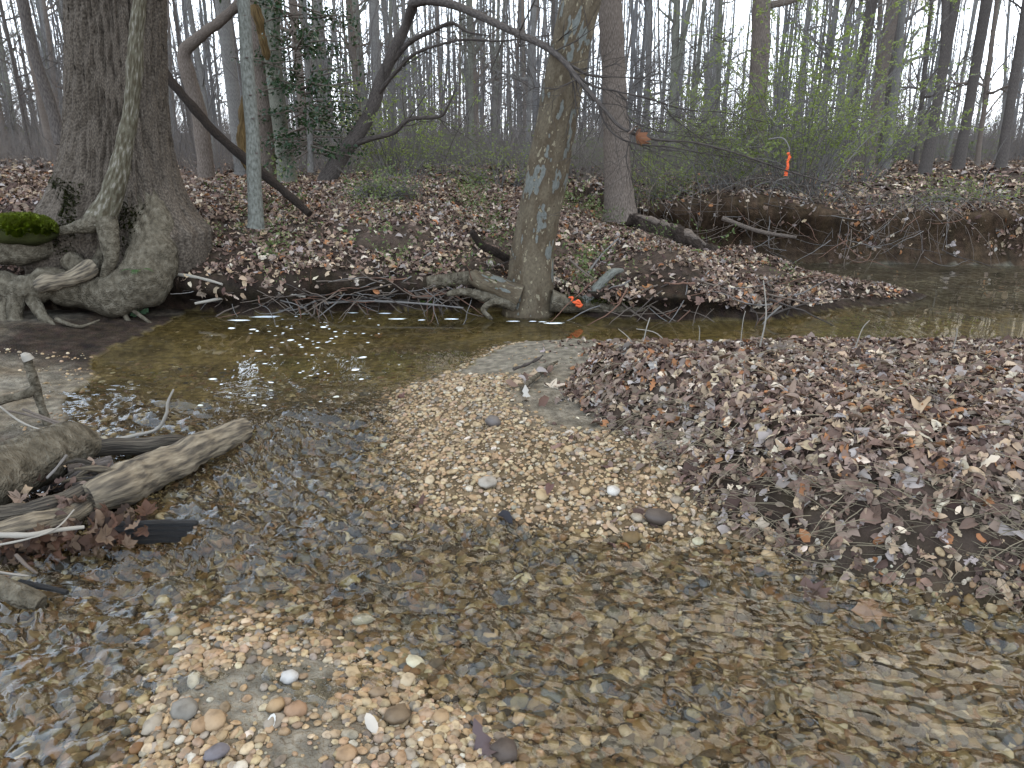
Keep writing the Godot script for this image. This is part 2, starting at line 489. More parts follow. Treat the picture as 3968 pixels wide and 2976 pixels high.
func earth_colour(q: Array, x: float, z: float) -> Color:
	var n1 := noise.get_noise_2d(x * 2.3 + 40.0, z * 2.3)
	var n2 := noise_b.get_noise_2d(x * 9.0, z * 9.0 + 17.0)
	var h: float = q[0]
	var c: Color
	if q[1] > 0.0 or q[2] > 0.0:
		c = SOIL.lerp(LITTER, clampf(smoothstep(0.3, 0.9, maxf(q[1], q[2])) + 0.6 * n1, 0.0, 1.0))
		if q[2] > 0.0 and q[1] <= 0.0 and q[2] < 0.5:
			c = Color(0.13, 0.085, 0.052)
		elif h < 0.02:
			c = SOIL
		c *= 0.9 + 0.5 * n2
	elif q[4] > 0.0:
		c = SOIL.lerp(LITTER, clampf(0.5 + n1, 0, 1)) * (1.0 + 0.5 * n2)
	elif q[3] > 0.0 or q[5] > 0.0 or q[6] > 0.0:
		var sandy := clampf(sand_share(q, x, z), 0.0, 1.0)
		c = GRAVEL.lerp(SAND, sandy) * (0.95 + 0.25 * n2 + 0.12 * n1)
		if q[6] > 0.0 and q[3] <= 0.0 and q[5] <= 0.0:
			# mud and leaf mould under the roots and round the jam
			var mud := clampf(smoothstep(-4.5, -5.2, z) + smoothstep(-4.0, -3.3, z) + 0.9 * n1, 0.0, 1.0)
			c = c.lerp(SOIL * (1.2 + n2), mud)
	else:
		var pool := smoothstep(-3.9, -4.8, z)
		var grey := smoothstep(2.6, 4.0, x) * smoothstep(-6.3, -7.0, z)
		c = (GRAVEL * 0.62).lerp(SILT.lerp(Color(0.3, 0.265, 0.2), grey), pool) * (0.85 + 0.3 * n2 + 0.5 * n1)
	c *= WET
	c.a = 1.0
	return c

func sand_share(q: Array, x: float, z: float) -> float:
	var n1 := noise.get_noise_2d(x * 3.0 - 11.0, z * 3.0)
	if q[3] > 0.0:
		var up := smoothstep(-4.45, -4.75, z + 0.25 * n1 - 0.25 * (x + 0.2))
		var lee := smoothstep(0.42, 0.05, absf(q[4] + 0.12)) * smoothstep(-3.3, -3.7, z) * 0.85
		return maxf(up, lee)
	if q[5] > 0.0:
		# open sandy patches on the near bar
		var a := smoothstep(0.26, 0.1, Vector2((x + 0.74) * 0.75 - 0.3 * (z + 1.7), z + 1.72).length() + 0.22 * n1)
		var b := smoothstep(0.24, 0.08, Vector2((x + 0.5) * 1.0, (z + 1.44) * 0.9).length() + 0.2 * n1)
		return maxf(a, b)
	if q[6] > 0.0:
		return 0.8 + n1
	return 0.0

var xs := PackedFloat32Array()
var zs := PackedFloat32Array()
var land := PackedVector3Array()
var land_n := PackedVector3Array()
const X0 := -6.0
const Z0 := -11.4
const STEP := 0.045
const FX := 300
const FZ := 244
var fine := PackedVector3Array()
var fine_n := PackedVector3Array()

func push_out(q: Array, x: float, z: float) -> Vector3:
	# undercut banks lean out over the water above their foot
	var out := Vector3(x, q[0], z)
	var h: float = q[0]
	if q[1] > 0.0 and q[1] < 0.9 and x < 2.6:
		var e := 0.1
		var g := Vector2(sd(fields.far, x + e, z) - sd(fields.far, x - e, z), sd(fields.far, x, z + e) - sd(fields.far, x, z - e))
		if g.length() > 0.01:
			g = g.normalized()
			var reach := (0.24 + 0.12 * noise.get_noise_2d(x * 2.0, 5.0)) * smoothstep(0.08, 0.24, h) * (1.0 - smoothstep(0.3, 0.75, h))
			out.x -= g.x * reach
			out.z -= g.y * reach
	elif q[2] > 0.0 and q[2] < 1.4:
		var e := 0.1
		var g := Vector2(sd(fields.right, x + e, z) - sd(fields.right, x - e, z), sd(fields.right, x, z + e) - sd(fields.right, x, z - e))
		if g.length() > 0.01:
			g = g.normalized()
			var reach := (0.4 + 0.25 * noise.get_noise_2d(x * 1.5, 9.0)) * lerpf(1.0, 0.45, smoothstep(3.6, 4.6, x)) * smoothstep(0.3, 0.62, h) * (1.0 - smoothstep(0.35, 1.4, q[2]))
			out.x -= g.x * reach
			out.z -= g.y * reach
	return out

func grow_axis(from: float, to: float, step: float) -> PackedFloat32Array:
	var a := PackedFloat32Array()
	var at := from
	var s := step
	while absf(at - from) < absf(to - from):
		s *= 1.22
		at += s * signf(to - from)
		a.append(at)
	return a

func make_ground() -> void:
	fields = {"far": field(FAR_BANK), "right": field(RIGHT_BANK), "bar": field(BAR), "mound": field(MOUND), "fore": field(FORE), "left": field(LEFT)}
	var left := grow_axis(X0, -170.0, STEP)
	left.reverse()
	xs.append_array(left)
	for i in FX:
		xs.append(X0 + i * STEP)
	xs.append_array(grow_axis(X0 + (FX - 1) * STEP, 170.0, STEP))
	var back := grow_axis(Z0, -260.0, STEP)
	back.reverse()
	zs.append_array(back)
	for j in FZ:
		zs.append(Z0 + j * STEP)
	zs.append_array(grow_axis(Z0 + (FZ - 1) * STEP, 12.0, STEP))
	var nx := xs.size()
	var nz := zs.size()
	var mb := MB.new()
	for j in nz:
		for i in nx:
			var x := xs[i]
			var z := zs[j]
			var q := lie(x, z)
			if x < -7.5 or x > 9.5 or z < -13.5:
				q[0] = maxf(q[0], 0.0) if z < -9.0 else q[0]
				var far := maxf(maxf(-7.5 - x, x - 9.5), -13.5 - z)
				q[0] += 0.25 * noise.get_noise_2d(x * 0.12, z * 0.12) * smoothstep(0.0, 12.0, far)
				if z < -30.0:
					q[0] += 1.4 * smoothstep(0.0, 60.0, -30.0 - z) * smoothstep(10.0, -35.0, x)
			mb.v.append(push_out(q, x, z))
			mb.c.append(earth_colour(q, x, z))
	for j in nz - 1:
		for i in nx - 1:
			var a := j * nx + i
			mb.ix.append_array([a, a + 1, a + nx + 1, a, a + nx + 1, a + nx])
	mb.smooth()
	land = mb.v
	land_n = mb.n
	# the finely sampled part, for setting things down on it
	var i0 := left.size()
	var j0 := back.size()
	for j in FZ:
		for i in FX:
			fine.append(mb.v[(j0 + j) * nx + i0 + i])
			fine_n.append(mb.n[(j0 + j) * nx + i0 + i])
	var o := obj("ground", mb.commit(), mats.ground)
	tag(o, "brown earth of the stream bed, banks and woodland floor", "ground", "", "structure")

# a spot on the surface: [place, normal]
func spot(x: float, z: float) -> Array:
	var fx := (x - X0) / STEP
	var fz := (z - Z0) / STEP
	if fx < 0.0 or fz < 0.0 or fx > FX - 1.01 or fz > FZ - 1.01:
		var i := clampi(xs.bsearch(x) - 1, 0, xs.size() - 2)
		var j := clampi(zs.bsearch(z) - 1, 0, zs.size() - 2)
		var u := clampf((x - xs[i]) / (xs[i + 1] - xs[i]), 0, 1)
		var w := clampf((z - zs[j]) / (zs[j + 1] - zs[j]), 0, 1)
		var a := j * xs.size() + i
		var b := a + xs.size()
		return [land[a].lerp(land[a + 1], u).lerp(land[b].lerp(land[b + 1], u), w), land_n[a]]
	var i := int(fx)
	var j := int(fz)
	var a := j * FX + i
	return [fine[a].lerp(fine[a + 1], fx - i).lerp(fine[a + FX].lerp(fine[a + FX + 1], fx - i), fz - j), fine_n[a]]

func ground_y(x: float, z: float) -> float:
	return spot(x, z)[0].y

# ---------- water ----------
func riffle(x: float, z: float) -> float:
	# how broken the water is: smooth pool, lively chute and shallows
	var run := smoothstep(-4.75, -3.9, z)
	var chute := exp(-pow((x + 1.05) / 0.5, 2.0)) * smoothstep(-4.3, -3.6, z) * smoothstep(-1.6, -2.6, z)
	var patchy := 0.35 + 1.0 * smoothstep(-0.25, 0.3, noise_b.get_noise_2d(x * 2.6 + 5.0, z * 4.2))
	return 0.0011 + 0.0145 * run * patchy + 0.018 * chute + 0.005 * smoothstep(-7.3, -7.8, z) * smoothstep(3.0, 4.0, x)

func wave(x: float, z: float) -> float:
	var a := riffle(x, z)
	var drift := noise.get_noise_2d(x * 0.9, z * 0.9) * 0.5
	var r1 := noise_b.get_noise_2d((x * 0.85 + drift) * 7.0, (z + drift * 0.6) * 11.0)
	var r2 := noise.get_noise_2d(x * 30.0 + 70.0 + drift * 20.0, z * 46.0)
	var r3 := 1.0 - 2.0 * absf(noise.get_noise_2d(x * 11.0 - 30.0 + drift * 8.0, z * 15.0 + 12.0))
	var r4 := noise_b.get_noise_2d(x * 62.0 + drift * 30.0, z * 95.0 - 8.0)
	return a * (2.2 * r1 + 0.72 * r2 + 0.9 * r3 + 0.12 * r4)

func make_water() -> void:
	var wx := PackedFloat32Array()
	var wz := PackedFloat32Array()
	var s := -3.0
	var left := grow_axis(s, -14.0, 0.03)
	left.reverse()
	wx.append_array(left)
	while s < 3.4:
		wx.append(s)
		s += 0.0135
	wx.append_array(grow_axis(s, 30.0, 0.03))
	s = -4.6
	var back := grow_axis(s, -6.2, 0.025)
	back.reverse()
	var fill := PackedFloat32Array()
	s = -10.4
	while s < back[0] - 0.1:
		fill.append(s)
		s += 0.12
	wz.append_array(fill)
	wz.append_array(back)
	s = -4.6
	while s < -1.05:
		wz.append(s)
		s += 0.012 if s < -2.7 else 0.0085
	wz.append_array(grow_axis(s, 7.0, 0.03))
	var mb := MB.new()
	var nx := wx.size()
	for z in wz:
		for x in wx:
			mb.v.append(Vector3(x, wave(x, z), z))
	for j in wz.size() - 1:
		for i in nx - 1:
			var a := j * nx + i
			mb.ix.append_array([a, a + 1, a + nx + 1, a, a + nx + 1, a + nx])
	mb.smooth()
	var o := obj("water", mb.commit(), mats.water)
	tag(o, "clear shallow stream water, still in the pool and rippled over gravel", "water", "", "structure")

# ---------- leaves and stones ----------
var LEAF_TONES := [Color(0.208, 0.133, 0.100), Color(0.268, 0.191, 0.146), Color(0.429, 0.310, 0.205), Color(0.632, 0.513, 0.387), Color(0.357, 0.298, 0.265), Color(0.083, 0.050, 0.040), Color(0.346, 0.156, 0.070), Color(0.143, 0.091, 0.070)]
var LEAF_SHARE := [0.25, 0.49, 0.63, 0.69, 0.79, 0.87, 0.91, 1.0]
var STONE_TONES := [Color(0.478, 0.348, 0.200), Color(0.407, 0.272, 0.150), Color(0.541, 0.423, 0.274), Color(0.389, 0.250, 0.139), Color(0.326, 0.268, 0.204), Color(0.191, 0.153, 0.114), Color(0.639, 0.556, 0.440), Color(0.443, 0.303, 0.196), Color(0.299, 0.210, 0.129), Color(0.380, 0.317, 0.239)]
var STONE_SHARE := [0.22, 0.44, 0.56, 0.63, 0.71, 0.745, 0.775, 0.85, 0.94, 1.0]
var LEAF_KIND := [0, 1, 2, 2, 3, 3, 3, 4, 4, 5, 6, 6, 8, 8, 8, 8, 9, 9, 9, 9]
var leaf_meshes := []
var stone_meshes := []
var leaf_mats := []
var stone_mats := []

func pick(share: Array) -> int:
	var r := rng.randf()
	for i in share.size():
		if r <= share[i]:
			return i
	return share.size() - 1

# outline of half a blade as (along, across); the blade lies in xz, stalk at -x
func leaf_mesh(half: Array, fold: float, curl: float, wave_by: float, sd_: int) -> ArrayMesh:
	var st := SurfaceTool.new()
	st.begin(Mesh.PRIMITIVE_TRIANGLES)
	st.set_smooth_group(0)
	var r := RandomNumberGenerator.new()
	r.seed = sd_
	var ph := r.randf() * TAU
	var place := func(a: float, b: float) -> Vector3:
		var y := fold * absf(b) + curl * (a * a) + wave_by * sin(a * 7.0 + ph + b * 4.0) * (0.3 + absf(b)) - curl * 0.08
		return Vector3(a, y, b)
	var cnt := half.size()
	for side in [1.0, -1.0]:
		for i in cnt - 1:
			var p: Array = half[i]
			var q: Array = half[i + 1]
			var j: float = 1.0 + 0.12 * r.randf_range(-1, 1)
			var a: Vector3 = place.call(p[0], 0.0)
			var b: Vector3 = place.call(p[0], p[1] * side * j)
			var c: Vector3 = place.call(q[0], q[1] * side)
			var d: Vector3 = place.call(q[0], 0.0)
			for t in ([a, b, c, a, c, d] if side < 0 else [a, c, b, a, d, c]):
				st.add_vertex(t)
	st.index()
	st.generate_normals()
	return st.commit()

func lobed_mesh(fold: float, curl: float, wave_by: float, sd_: int) -> ArrayMesh:
	# broad five-pointed blade as a fan about the stalk end
	var st := SurfaceTool.new()
	st.begin(Mesh.PRIMITIVE_TRIANGLES)
	st.set_smooth_group(0)
	var r := RandomNumberGenerator.new()
	r.seed = sd_
	var rim := [[-0.3, 0.05], [-0.42, 0.3], [-0.22, 0.33], [-0.12, 0.56], [0.02, 0.4], [0.2, 0.5], [0.2, 0.27], [0.36, 0.2], [0.56, 0.0], [0.36, -0.2], [0.2, -0.27], [0.2, -0.5], [0.02, -0.4], [-0.12, -0.56], [-0.22, -0.33], [-0.42, -0.3], [-0.3, -0.05]]
	var ph := r.randf() * TAU
	var pts := []
	for p in rim:
		var a: float = p[0] * (1.0 + 0.14 * r.randf_range(-1, 1))
		var b: float = p[1] * (1.0 + 0.14 * r.randf_range(-1, 1))
		pts.append(Vector3(a, fold * absf(b) + curl * (a * a + 0.6 * b * b) + wave_by * sin(a * 8.0 + b * 6.0 + ph), b))
	var mid := Vector3(-0.1, -0.02, 0)
	for i in pts.size() - 1:
		var m0: Vector3 = mid.lerp(pts[i], 0.5) + Vector3(0, wave_by * 0.5 * r.randf_range(-1, 1), 0)
		var m1: Vector3 = mid.lerp(pts[i + 1], 0.5)
		for t in [mid, m1, m0, m0, m1, pts[i + 1], m0, pts[i + 1], pts[i]]:
			st.add_vertex(t)
	st.index()
	st.generate_normals()
	return st.commit()

func stone_mesh(sd_: int, flat: float, long: float) -> ArrayMesh:
	var sp := SphereMesh.new()
	sp.radius = 0.5
	sp.height = 1.0
	sp.radial_segments = 10
	sp.rings = 6
	var a := sp.get_mesh_arrays()
	var v: PackedVector3Array = a[Mesh.ARRAY_VERTEX]
	var n: PackedVector3Array = a[Mesh.ARRAY_NORMAL]
	var f := FastNoiseLite.new()
	f.seed = sd_
	f.frequency = 1.1
	for i in v.size():
		var d := v[i].normalized()
		var k := 1.0 + 0.34 * f.get_noise_3d(d.x, d.y, d.z)
		v[i] = Vector3(v[i].x * long, v[i].y * flat, v[i].z) * k
		n[i] = Vector3(d.x / long, d.y / flat, d.z).normalized()
	var m := ArrayMesh.new()
	var b := []
	b.resize(Mesh.ARRAY_MAX)
	b[Mesh.ARRAY_VERTEX] = v
	b[Mesh.ARRAY_NORMAL] = n
	b[Mesh.ARRAY_INDEX] = a[Mesh.ARRAY_INDEX]
	m.add_surface_from_arrays(Mesh.PRIMITIVE_TRIANGLES, b)
	return m

func tinted(base: StandardMaterial3D, c: Color) -> StandardMaterial3D:
	var m: StandardMaterial3D = base.duplicate()
	m.vertex_color_use_as_albedo = false
	m.albedo_color = lin(c.r, c.g, c.b)
	return m

func make_kinds() -> void:
	var oval := [[-0.5, 0.02], [-0.36, 0.16], [-0.12, 0.25], [0.12, 0.24], [0.34, 0.15], [0.5, 0.0]]
	var oak := [[-0.5, 0.02], [-0.34, 0.14], [-0.24, 0.09], [-0.08, 0.24], [0.02, 0.12], [0.18, 0.28], [0.26, 0.12], [0.38, 0.17], [0.5, 0.0]]
	var tulip := [[-0.42, 0.06], [-0.34, 0.38], [-0.05, 0.3], [0.1, 0.24], [0.36, 0.36], [0.32, 0.0]]
	leaf_meshes = [lobed_mesh(0.15, 0.5, 0.1, 1), lobed_mesh(-0.2, -0.5, 0.12, 2), leaf_mesh(oval, 0.5, 0.35, 0.09, 3), leaf_mesh(oval, -0.35, -0.5, 0.12, 4), leaf_mesh(oak, 0.35, 0.6, 0.12, 5), leaf_mesh(tulip, 0.25, 0.7, 0.09, 6), leaf_mesh(tulip, -0.5, -0.7, 0.07, 7), lobed_mesh(0.7, 0.9, 0.12, 8), leaf_mesh(oval, 0.9, -0.9, 0.13, 9), leaf_mesh(oak, -0.6, 1.0, 0.14, 10)]
	for c in LEAF_TONES:
		leaf_mats.append(tinted(mats.leaf, c))
	stone_meshes = [stone_mesh(1, 0.62, 1.15), stone_mesh(2, 0.75, 1.0), stone_mesh(3, 0.5, 1.3), stone_mesh(4, 0.8, 1.2), stone_mesh(5, 0.45, 1.05), stone_mesh(6, 0.66, 1.45)]
	for c in STONE_TONES:
		stone_mats.append(tinted(mats.pebble, c))

func stand(at: Vector3, up: Vector3, size: float, tilt: float) -> Transform3D:
	var y := (up + Vector3(rng.randf_range(-tilt, tilt), rng.randf_range(-tilt, tilt) * 0.5, rng.randf_range(-tilt, tilt))).normalized()
	var x := y.cross(Vector3(rng.randf_range(-1, 1), rng.randf_range(-1, 1), rng.randf_range(-1, 1))).normalized()
	return Transform3D(Basis(x, y, x.cross(y)).scaled(Vector3(size, size, size)), at)

func jitter(c: Color, by: float) -> Color:
	var k := 1.0 + rng.randf_range(-by, by)
	return Color(c.r * k * rng.randf_range(0.94, 1.06), c.g * k, c.b * k * rng.randf_range(0.94, 1.06))

# rows: [transform, tone index, kind index]; the nearest become single pieces, the rest one mass
func lay(rows: Array, meshes: Array, tones: Array, single_mats: Array, mass_mat: Material, piece: String, mass: String, singles: int, parent: Node3D, by: float) -> void:
	var eye := Vector3(0, 1.5, 0)
	for r in rows:
		var d: float = r[0].origin.distance_to(eye)
		r.append(r[0].basis.x.length() / d)
	rows.sort_custom(func(a, b): return a[3] > b[3])
	var groups := []
	for m in meshes:
		groups.append([[], []])
	for i in rows.size():
		var r: Array = rows[i]
		if i < singles:
			var o := obj(piece, meshes[r[2]], single_mats[r[1]], parent)
			o.transform = r[0]
		else:
			groups[r[2]][0].append(r[0])
			groups[r[2]][1].append(jitter(tones[r[1]], by))
	for k in meshes.size():
		if groups[k][0].size():
			scatter(mass, meshes[k], mass_mat, groups[k][0], groups[k][1], parent)

func in_frame(p: Vector3, slack := 1.12) -> bool:
	# a spot the photographer could see, with a margin for a step to the side
	var q := p - Vector3(0, 1.5, 0)
	var a := deg_to_rad(18.3)
	var fwd := -q.z * cos(a) - q.y * sin(a)
	var up := q.y * cos(a) - q.z * sin(a)
	if fwd < 0.4:
		return false
	return absf(q.x) < fwd * 0.692 * slack + 0.3 and up > -fwd * 0.52 * slack - 0.25

func leaf_row(x: float, z: float, size: float, tilt: float, lift: float) -> Array:
	var s := spot(x, z)
	var at: Vector3 = s[0] + s[1] * lift
	return [stand(at, s[1], size, tilt), pick(LEAF_SHARE), LEAF_KIND[rng.randi() % LEAF_KIND.size()]]

func make_litter() -> void:
	var near := Node3D.new()
	near.name = "leaf_litter"
	add_child(near, true)
	tag(near, "thick layer of fallen brown leaves on the near point bar", "leaf litter", "", "stuff")
	var rows := []
	for i in 76000:
		var x := rng.randf_range(0.2, 5.2)
		var z := rng.randf_range(-5.7, -1.7)
		var m := sd(fields.mound, x, z)
		if m < -0.02 and rng.randf() > 0.05 or m < 0.03 and rng.randf() < 0.4:
			continue
		if m < -0.5 or not in_frame(Vector3(x, 0.3, z)):
			continue
		# bare earth and dry grass show along the cut edge near the water
		if z > -2.9 and m < 0.16 and rng.randf() < 0.5 and x > 0.75:
			continue
		var big := 0.023 + 0.037 * rng.randf() + (0.06 * rng.randf() if rng.randf() < 0.09 else 0.0)
		if rng.randf() < 0.2:
			var flat := leaf_row(x, z, big * 1.35, 0.4, rng.randf_range(0.002, 0.014))
			flat[2] = [2, 3, 4, 5, 6, 8, 9][rng.randi() % 7]
			rows.append(flat)
		else:
			rows.append(leaf_row(x, z, big, 0.9, rng.randf_range(0.0, 0.018)))
	lay(rows, leaf_meshes, LEAF_TONES, leaf_mats, mats.leaf, "leaf", "leaf_mass", 300, near, 0.3)
	var far := Node3D.new()
	far.name = "bank_leaf_litter"
	add_child(far, true)
	tag(far, "fallen tan and brown leaves covering the far bank and wood floor", "leaf litter", "", "stuff")
	rows = []
	for i in 72000:
		var x := rng.randf_range(-5.6, 6.6)
		var z := rng.randf_range(-10.9, -5.3)
		var f := sd(fields.far, x, z)
		var r := sd(fields.right, x, z)
		if f < 0.1 and r < (0.1 if x < 4.0 else 0.04) or not in_frame(Vector3(x, 0.6, z)):
			continue
		if r > 0.0 and r < 0.8 and f < 0.0 and rng.randf() < (0.6 if x < 4.0 else 0.1):
			continue
		var bare := noise.get_noise_2d(x * 1.6 + 9.0, z * 2.4)
		if f < 1.1 and bare > 0.06 and rng.randf() < 0.8:
			continue
		rows.append(leaf_row(x, z, rng.randf_range(0.03, 0.088), 0.85, rng.randf_range(0.0, 0.02)))
	for i in 16000:
		var z := -10.8 - 17.0 * pow(rng.randf(), 1.7)
		var x := rng.randf_range(-1.0, 1.0) * (-z * 0.8)
		rows.append(leaf_row(x, z, rng.randf_range(0.1, 0.18), 0.35, 0.01))
	lay(rows, leaf_meshes, LEAF_TONES, leaf_mats, mats.leaf, "leaf", "leaf_mass", 0, far, 0.3)

func stone_row(x: float, z: float, size: float, sink: float) -> Array:
	var s := spot(x, z)
	return [stand(s[0] + Vector3(0, size * (0.2 - sink), 0), s[1], size, 0.35), pick(STONE_SHARE), rng.randi() % stone_meshes.size()]

func stone_size(big: float) -> float:
	return 0.008 + 0.026 * pow(rng.randf(), 2.6) * big + (0.03 * rng.randf() if rng.randf() < 0.02 * big else 0.0)

func make_gravel() -> void:
	var bar := Node3D.new()
	bar.name = "gravel_bar"
	add_child(bar, true)
	tag(bar, "tan and cream pebbles of the gravel bar between water and leaves", "gravel", "", "stuff")
	var rows := []
	for i in 44000:
		var x := rng.randf_range(-0.9, 2.4)
		var z := rng.randf_range(-5.6, -1.9)
		var b := sd(fields.bar, x, z)
		var m := sd(fields.mound, x, z)
		if b < -0.06 - 0.2 * rng.randf() * rng.randf() or m > 0.06 or (m > -0.1 and x > 1.2 and rng.randf() < 0.4):
			continue
		var q := lie(x, z)
		if q[3] > 0.0 and sand_share(q, x, z) > rng.randf_range(0.25, 0.75) and rng.randf() < 0.985:
			continue
		rows.append(stone_row(x, z, stone_size(0.8), 0.05))
	lay(rows, stone_meshes, STONE_TONES, stone_mats, mats.pebble, "pebble", "pebble_mass", 120, bar, 0.2)
	var near := Node3D.new()
	near.name = "near_gravel_bar"
	add_child(near, true)
	tag(near, "orange and cream pebbles of the small gravel bar nearest the viewer", "gravel", "", "stuff")
	rows = []
	for i in 22000:
		var x := rng.randf_range(-1.35, 0.3)
		var z := rng.randf_range(-2.3, -0.7)
		var f := sd(fields.fore, x, z)
		if f < -0.25 * rng.randf() or (f < 0.0 and rng.randf() < 0.3):
			continue
		var q := lie(x, z)
		if sand_share(q, x, z) > rng.randf_range(0.2, 0.95) and rng.randf() < 0.9:
			continue
		rows.append(stone_row(x, z, stone_size(0.98), 0.08))
	lay(rows, stone_meshes, STONE_TONES, stone_mats, mats.pebble, "pebble", "pebble_mass", 180, near, 0.2)
	var bed := Node3D.new()
	bed.name = "stream_bed_gravel"
	add_child(bed, true)
	tag(bed, "brown and tan stones lying under the clear shallow water", "gravel", "", "stuff")
	rows = []
	for i in 74000:
		var z := -0.9 - 4.2 * pow(rng.randf(), 1.3)
		var x := rng.randf_range(-1.0, 1.0) * (-z * 0.75 + 0.5)
		if not in_frame(Vector3(x, 0, z)):
			continue
		var land_by := maxf(maxf(sd(fields.fore, x, z), sd(fields.bar, x, z)), maxf(sd(fields.left, x, z), sd(fields.mound, x, z)))
		if land_by > -0.02:
			continue
		if z < -4.0 and rng.randf() < 0.6:
			continue
		rows.append(stone_row(x, z, stone_size(1.25) * 1.05, 0.1))
	for i in 3500:
		var x := rng.randf_range(-2.8, 4.5)
		var z := rng.randf_range(-7.0, -4.6)
		if maxf(sd(fields.far, x, z), maxf(sd(fields.bar, x, z), sd(fields.left, x, z))) > -0.05:
			continue
		rows.append(stone_row(x, z, stone_size(0.8), 0.3))
	lay(rows, stone_meshes, BED_TONES, stone_mats, mats.pebble, "pebble", "pebble_mass", 0, bed, 0.3)
	# stones of the left beach
	var beach := Node3D.new()
	beach.name = "beach_gravel"
	add_child(beach, true)
	tag(beach, "scattered small grey stones on the muddy beach at the left", "gravel", "", "stuff")
	rows = []
	for i in 1600:
		var x := rng.randf_range(-3.9, -1.9)
		var z := rng.randf_range(-5.2, -3.0)
		var l := sd(fields.left, x, z)
		if l < 0.0 or noise.get_noise_2d(x * 4.0, z * 4.0) < 0.05:
			continue
		rows.append(stone_row(x, z, stone_size(0.7), 0.1))
	lay(rows, stone_meshes, STONE_TONES, stone_mats, mats.pebble, "pebble", "pebble_mass", 0, beach, 0.3)

# stones under water carry a brown film of algae
var BED_TONES := [Color(0.223, 0.160, 0.074), Color(0.191, 0.123, 0.052), Color(0.347, 0.270, 0.148), Color(0.206, 0.108, 0.041), Color(0.124, 0.114, 0.093), Color(0.054, 0.045, 0.038), Color(0.494, 0.424, 0.284), Color(0.223, 0.138, 0.074), Color(0.108, 0.073, 0.038), Color(0.165, 0.147, 0.110)]

# ---------- the standing wood ----------
# one bare forest tree: [trunk mesh, crown mesh]
func forest_tree(sd_: int, height: float, r: float, low: float, boughs: int, forked: bool) -> Array:
	rng.seed = sd_
	var trunk := MB.new()
	var w := wander(Vector3(0, -0.3, 0), Vector3(rng.randf_range(-0.04, 0.04), 1, rng.randf_range(-0.04, 0.04)), height, r, r * 0.3, 16, 0.035, 0.0)
	w[1][0] = r * 1.5
	w[0].insert(1, w[0][0] + Vector3(0, 0.45, 0))
	w[1].insert(1, r * 1.12)
	trunk.tube(w[0], w[1], 11, noise, r * 0.22, false, 2.2)
	var crown := MB.new()
	if forked:
		var i := 3
		var f := wander(w[0][i], Vector3(rng.randf_range(-0.3, 0.3), 1, 0.1), height * 0.7, w[1][i] * 0.8, r * 0.2, 10, 0.05, 0.03)
		trunk.tube(f[0], f[1], 9, noise, r * 0.15, false, 2.2)
		for k in 8:
			var j := rng.randi_range(3, 9)
			ramify(crown, f[0][j], Vector3(rng.randf_range(-1, 1), rng.randf_range(0.2, 0.9), rng.randf_range(-1, 1)), rng.randf_range(1.2, 2.8), f[1][j] * 0.4, 2, 3)
	for k in boughs:
		var t: float = lerpf(low, 0.98, pow(rng.randf(), 1.7)) * (w[0].size() - 1)
		var i := mini(int(t), w[0].size() - 2)
		var p: Vector3 = w[0][i].lerp(w[0][i + 1], t - i)
		var away := rng.randf() * TAU
		var up := rng.randf_range(0.0, 0.9)
		ramify(crown, p, Vector3(cos(away), up, sin(away)), rng.randf_range(0.9, 3.0) * (1.15 - t / w[0].size() * 0.5), minf(float(w[1][i]) * rng.randf_range(0.15, 0.42), 0.07), 2, 4, 0.2)
	return [trunk.commit(), crown.commit()]

var stand_protos := []

func plant(proto: int, at: Vector3, scale_by: float, slim: float, turn: float, label: String, group: String, mat: Material) -> Node3D:
	var p: Array = stand_protos[proto]
	var t := thing("forest_tree", label, "tree", Vector3(at.x, spot(at.x, at.z)[0].y, at.z), group)
	obj("trunk", p[0], mat, t)
	obj("crown", p[1], mat, t)
	t.rotation.y = turn
	t.scale = Vector3(scale_by * slim, scale_by, scale_by * slim)
	return t

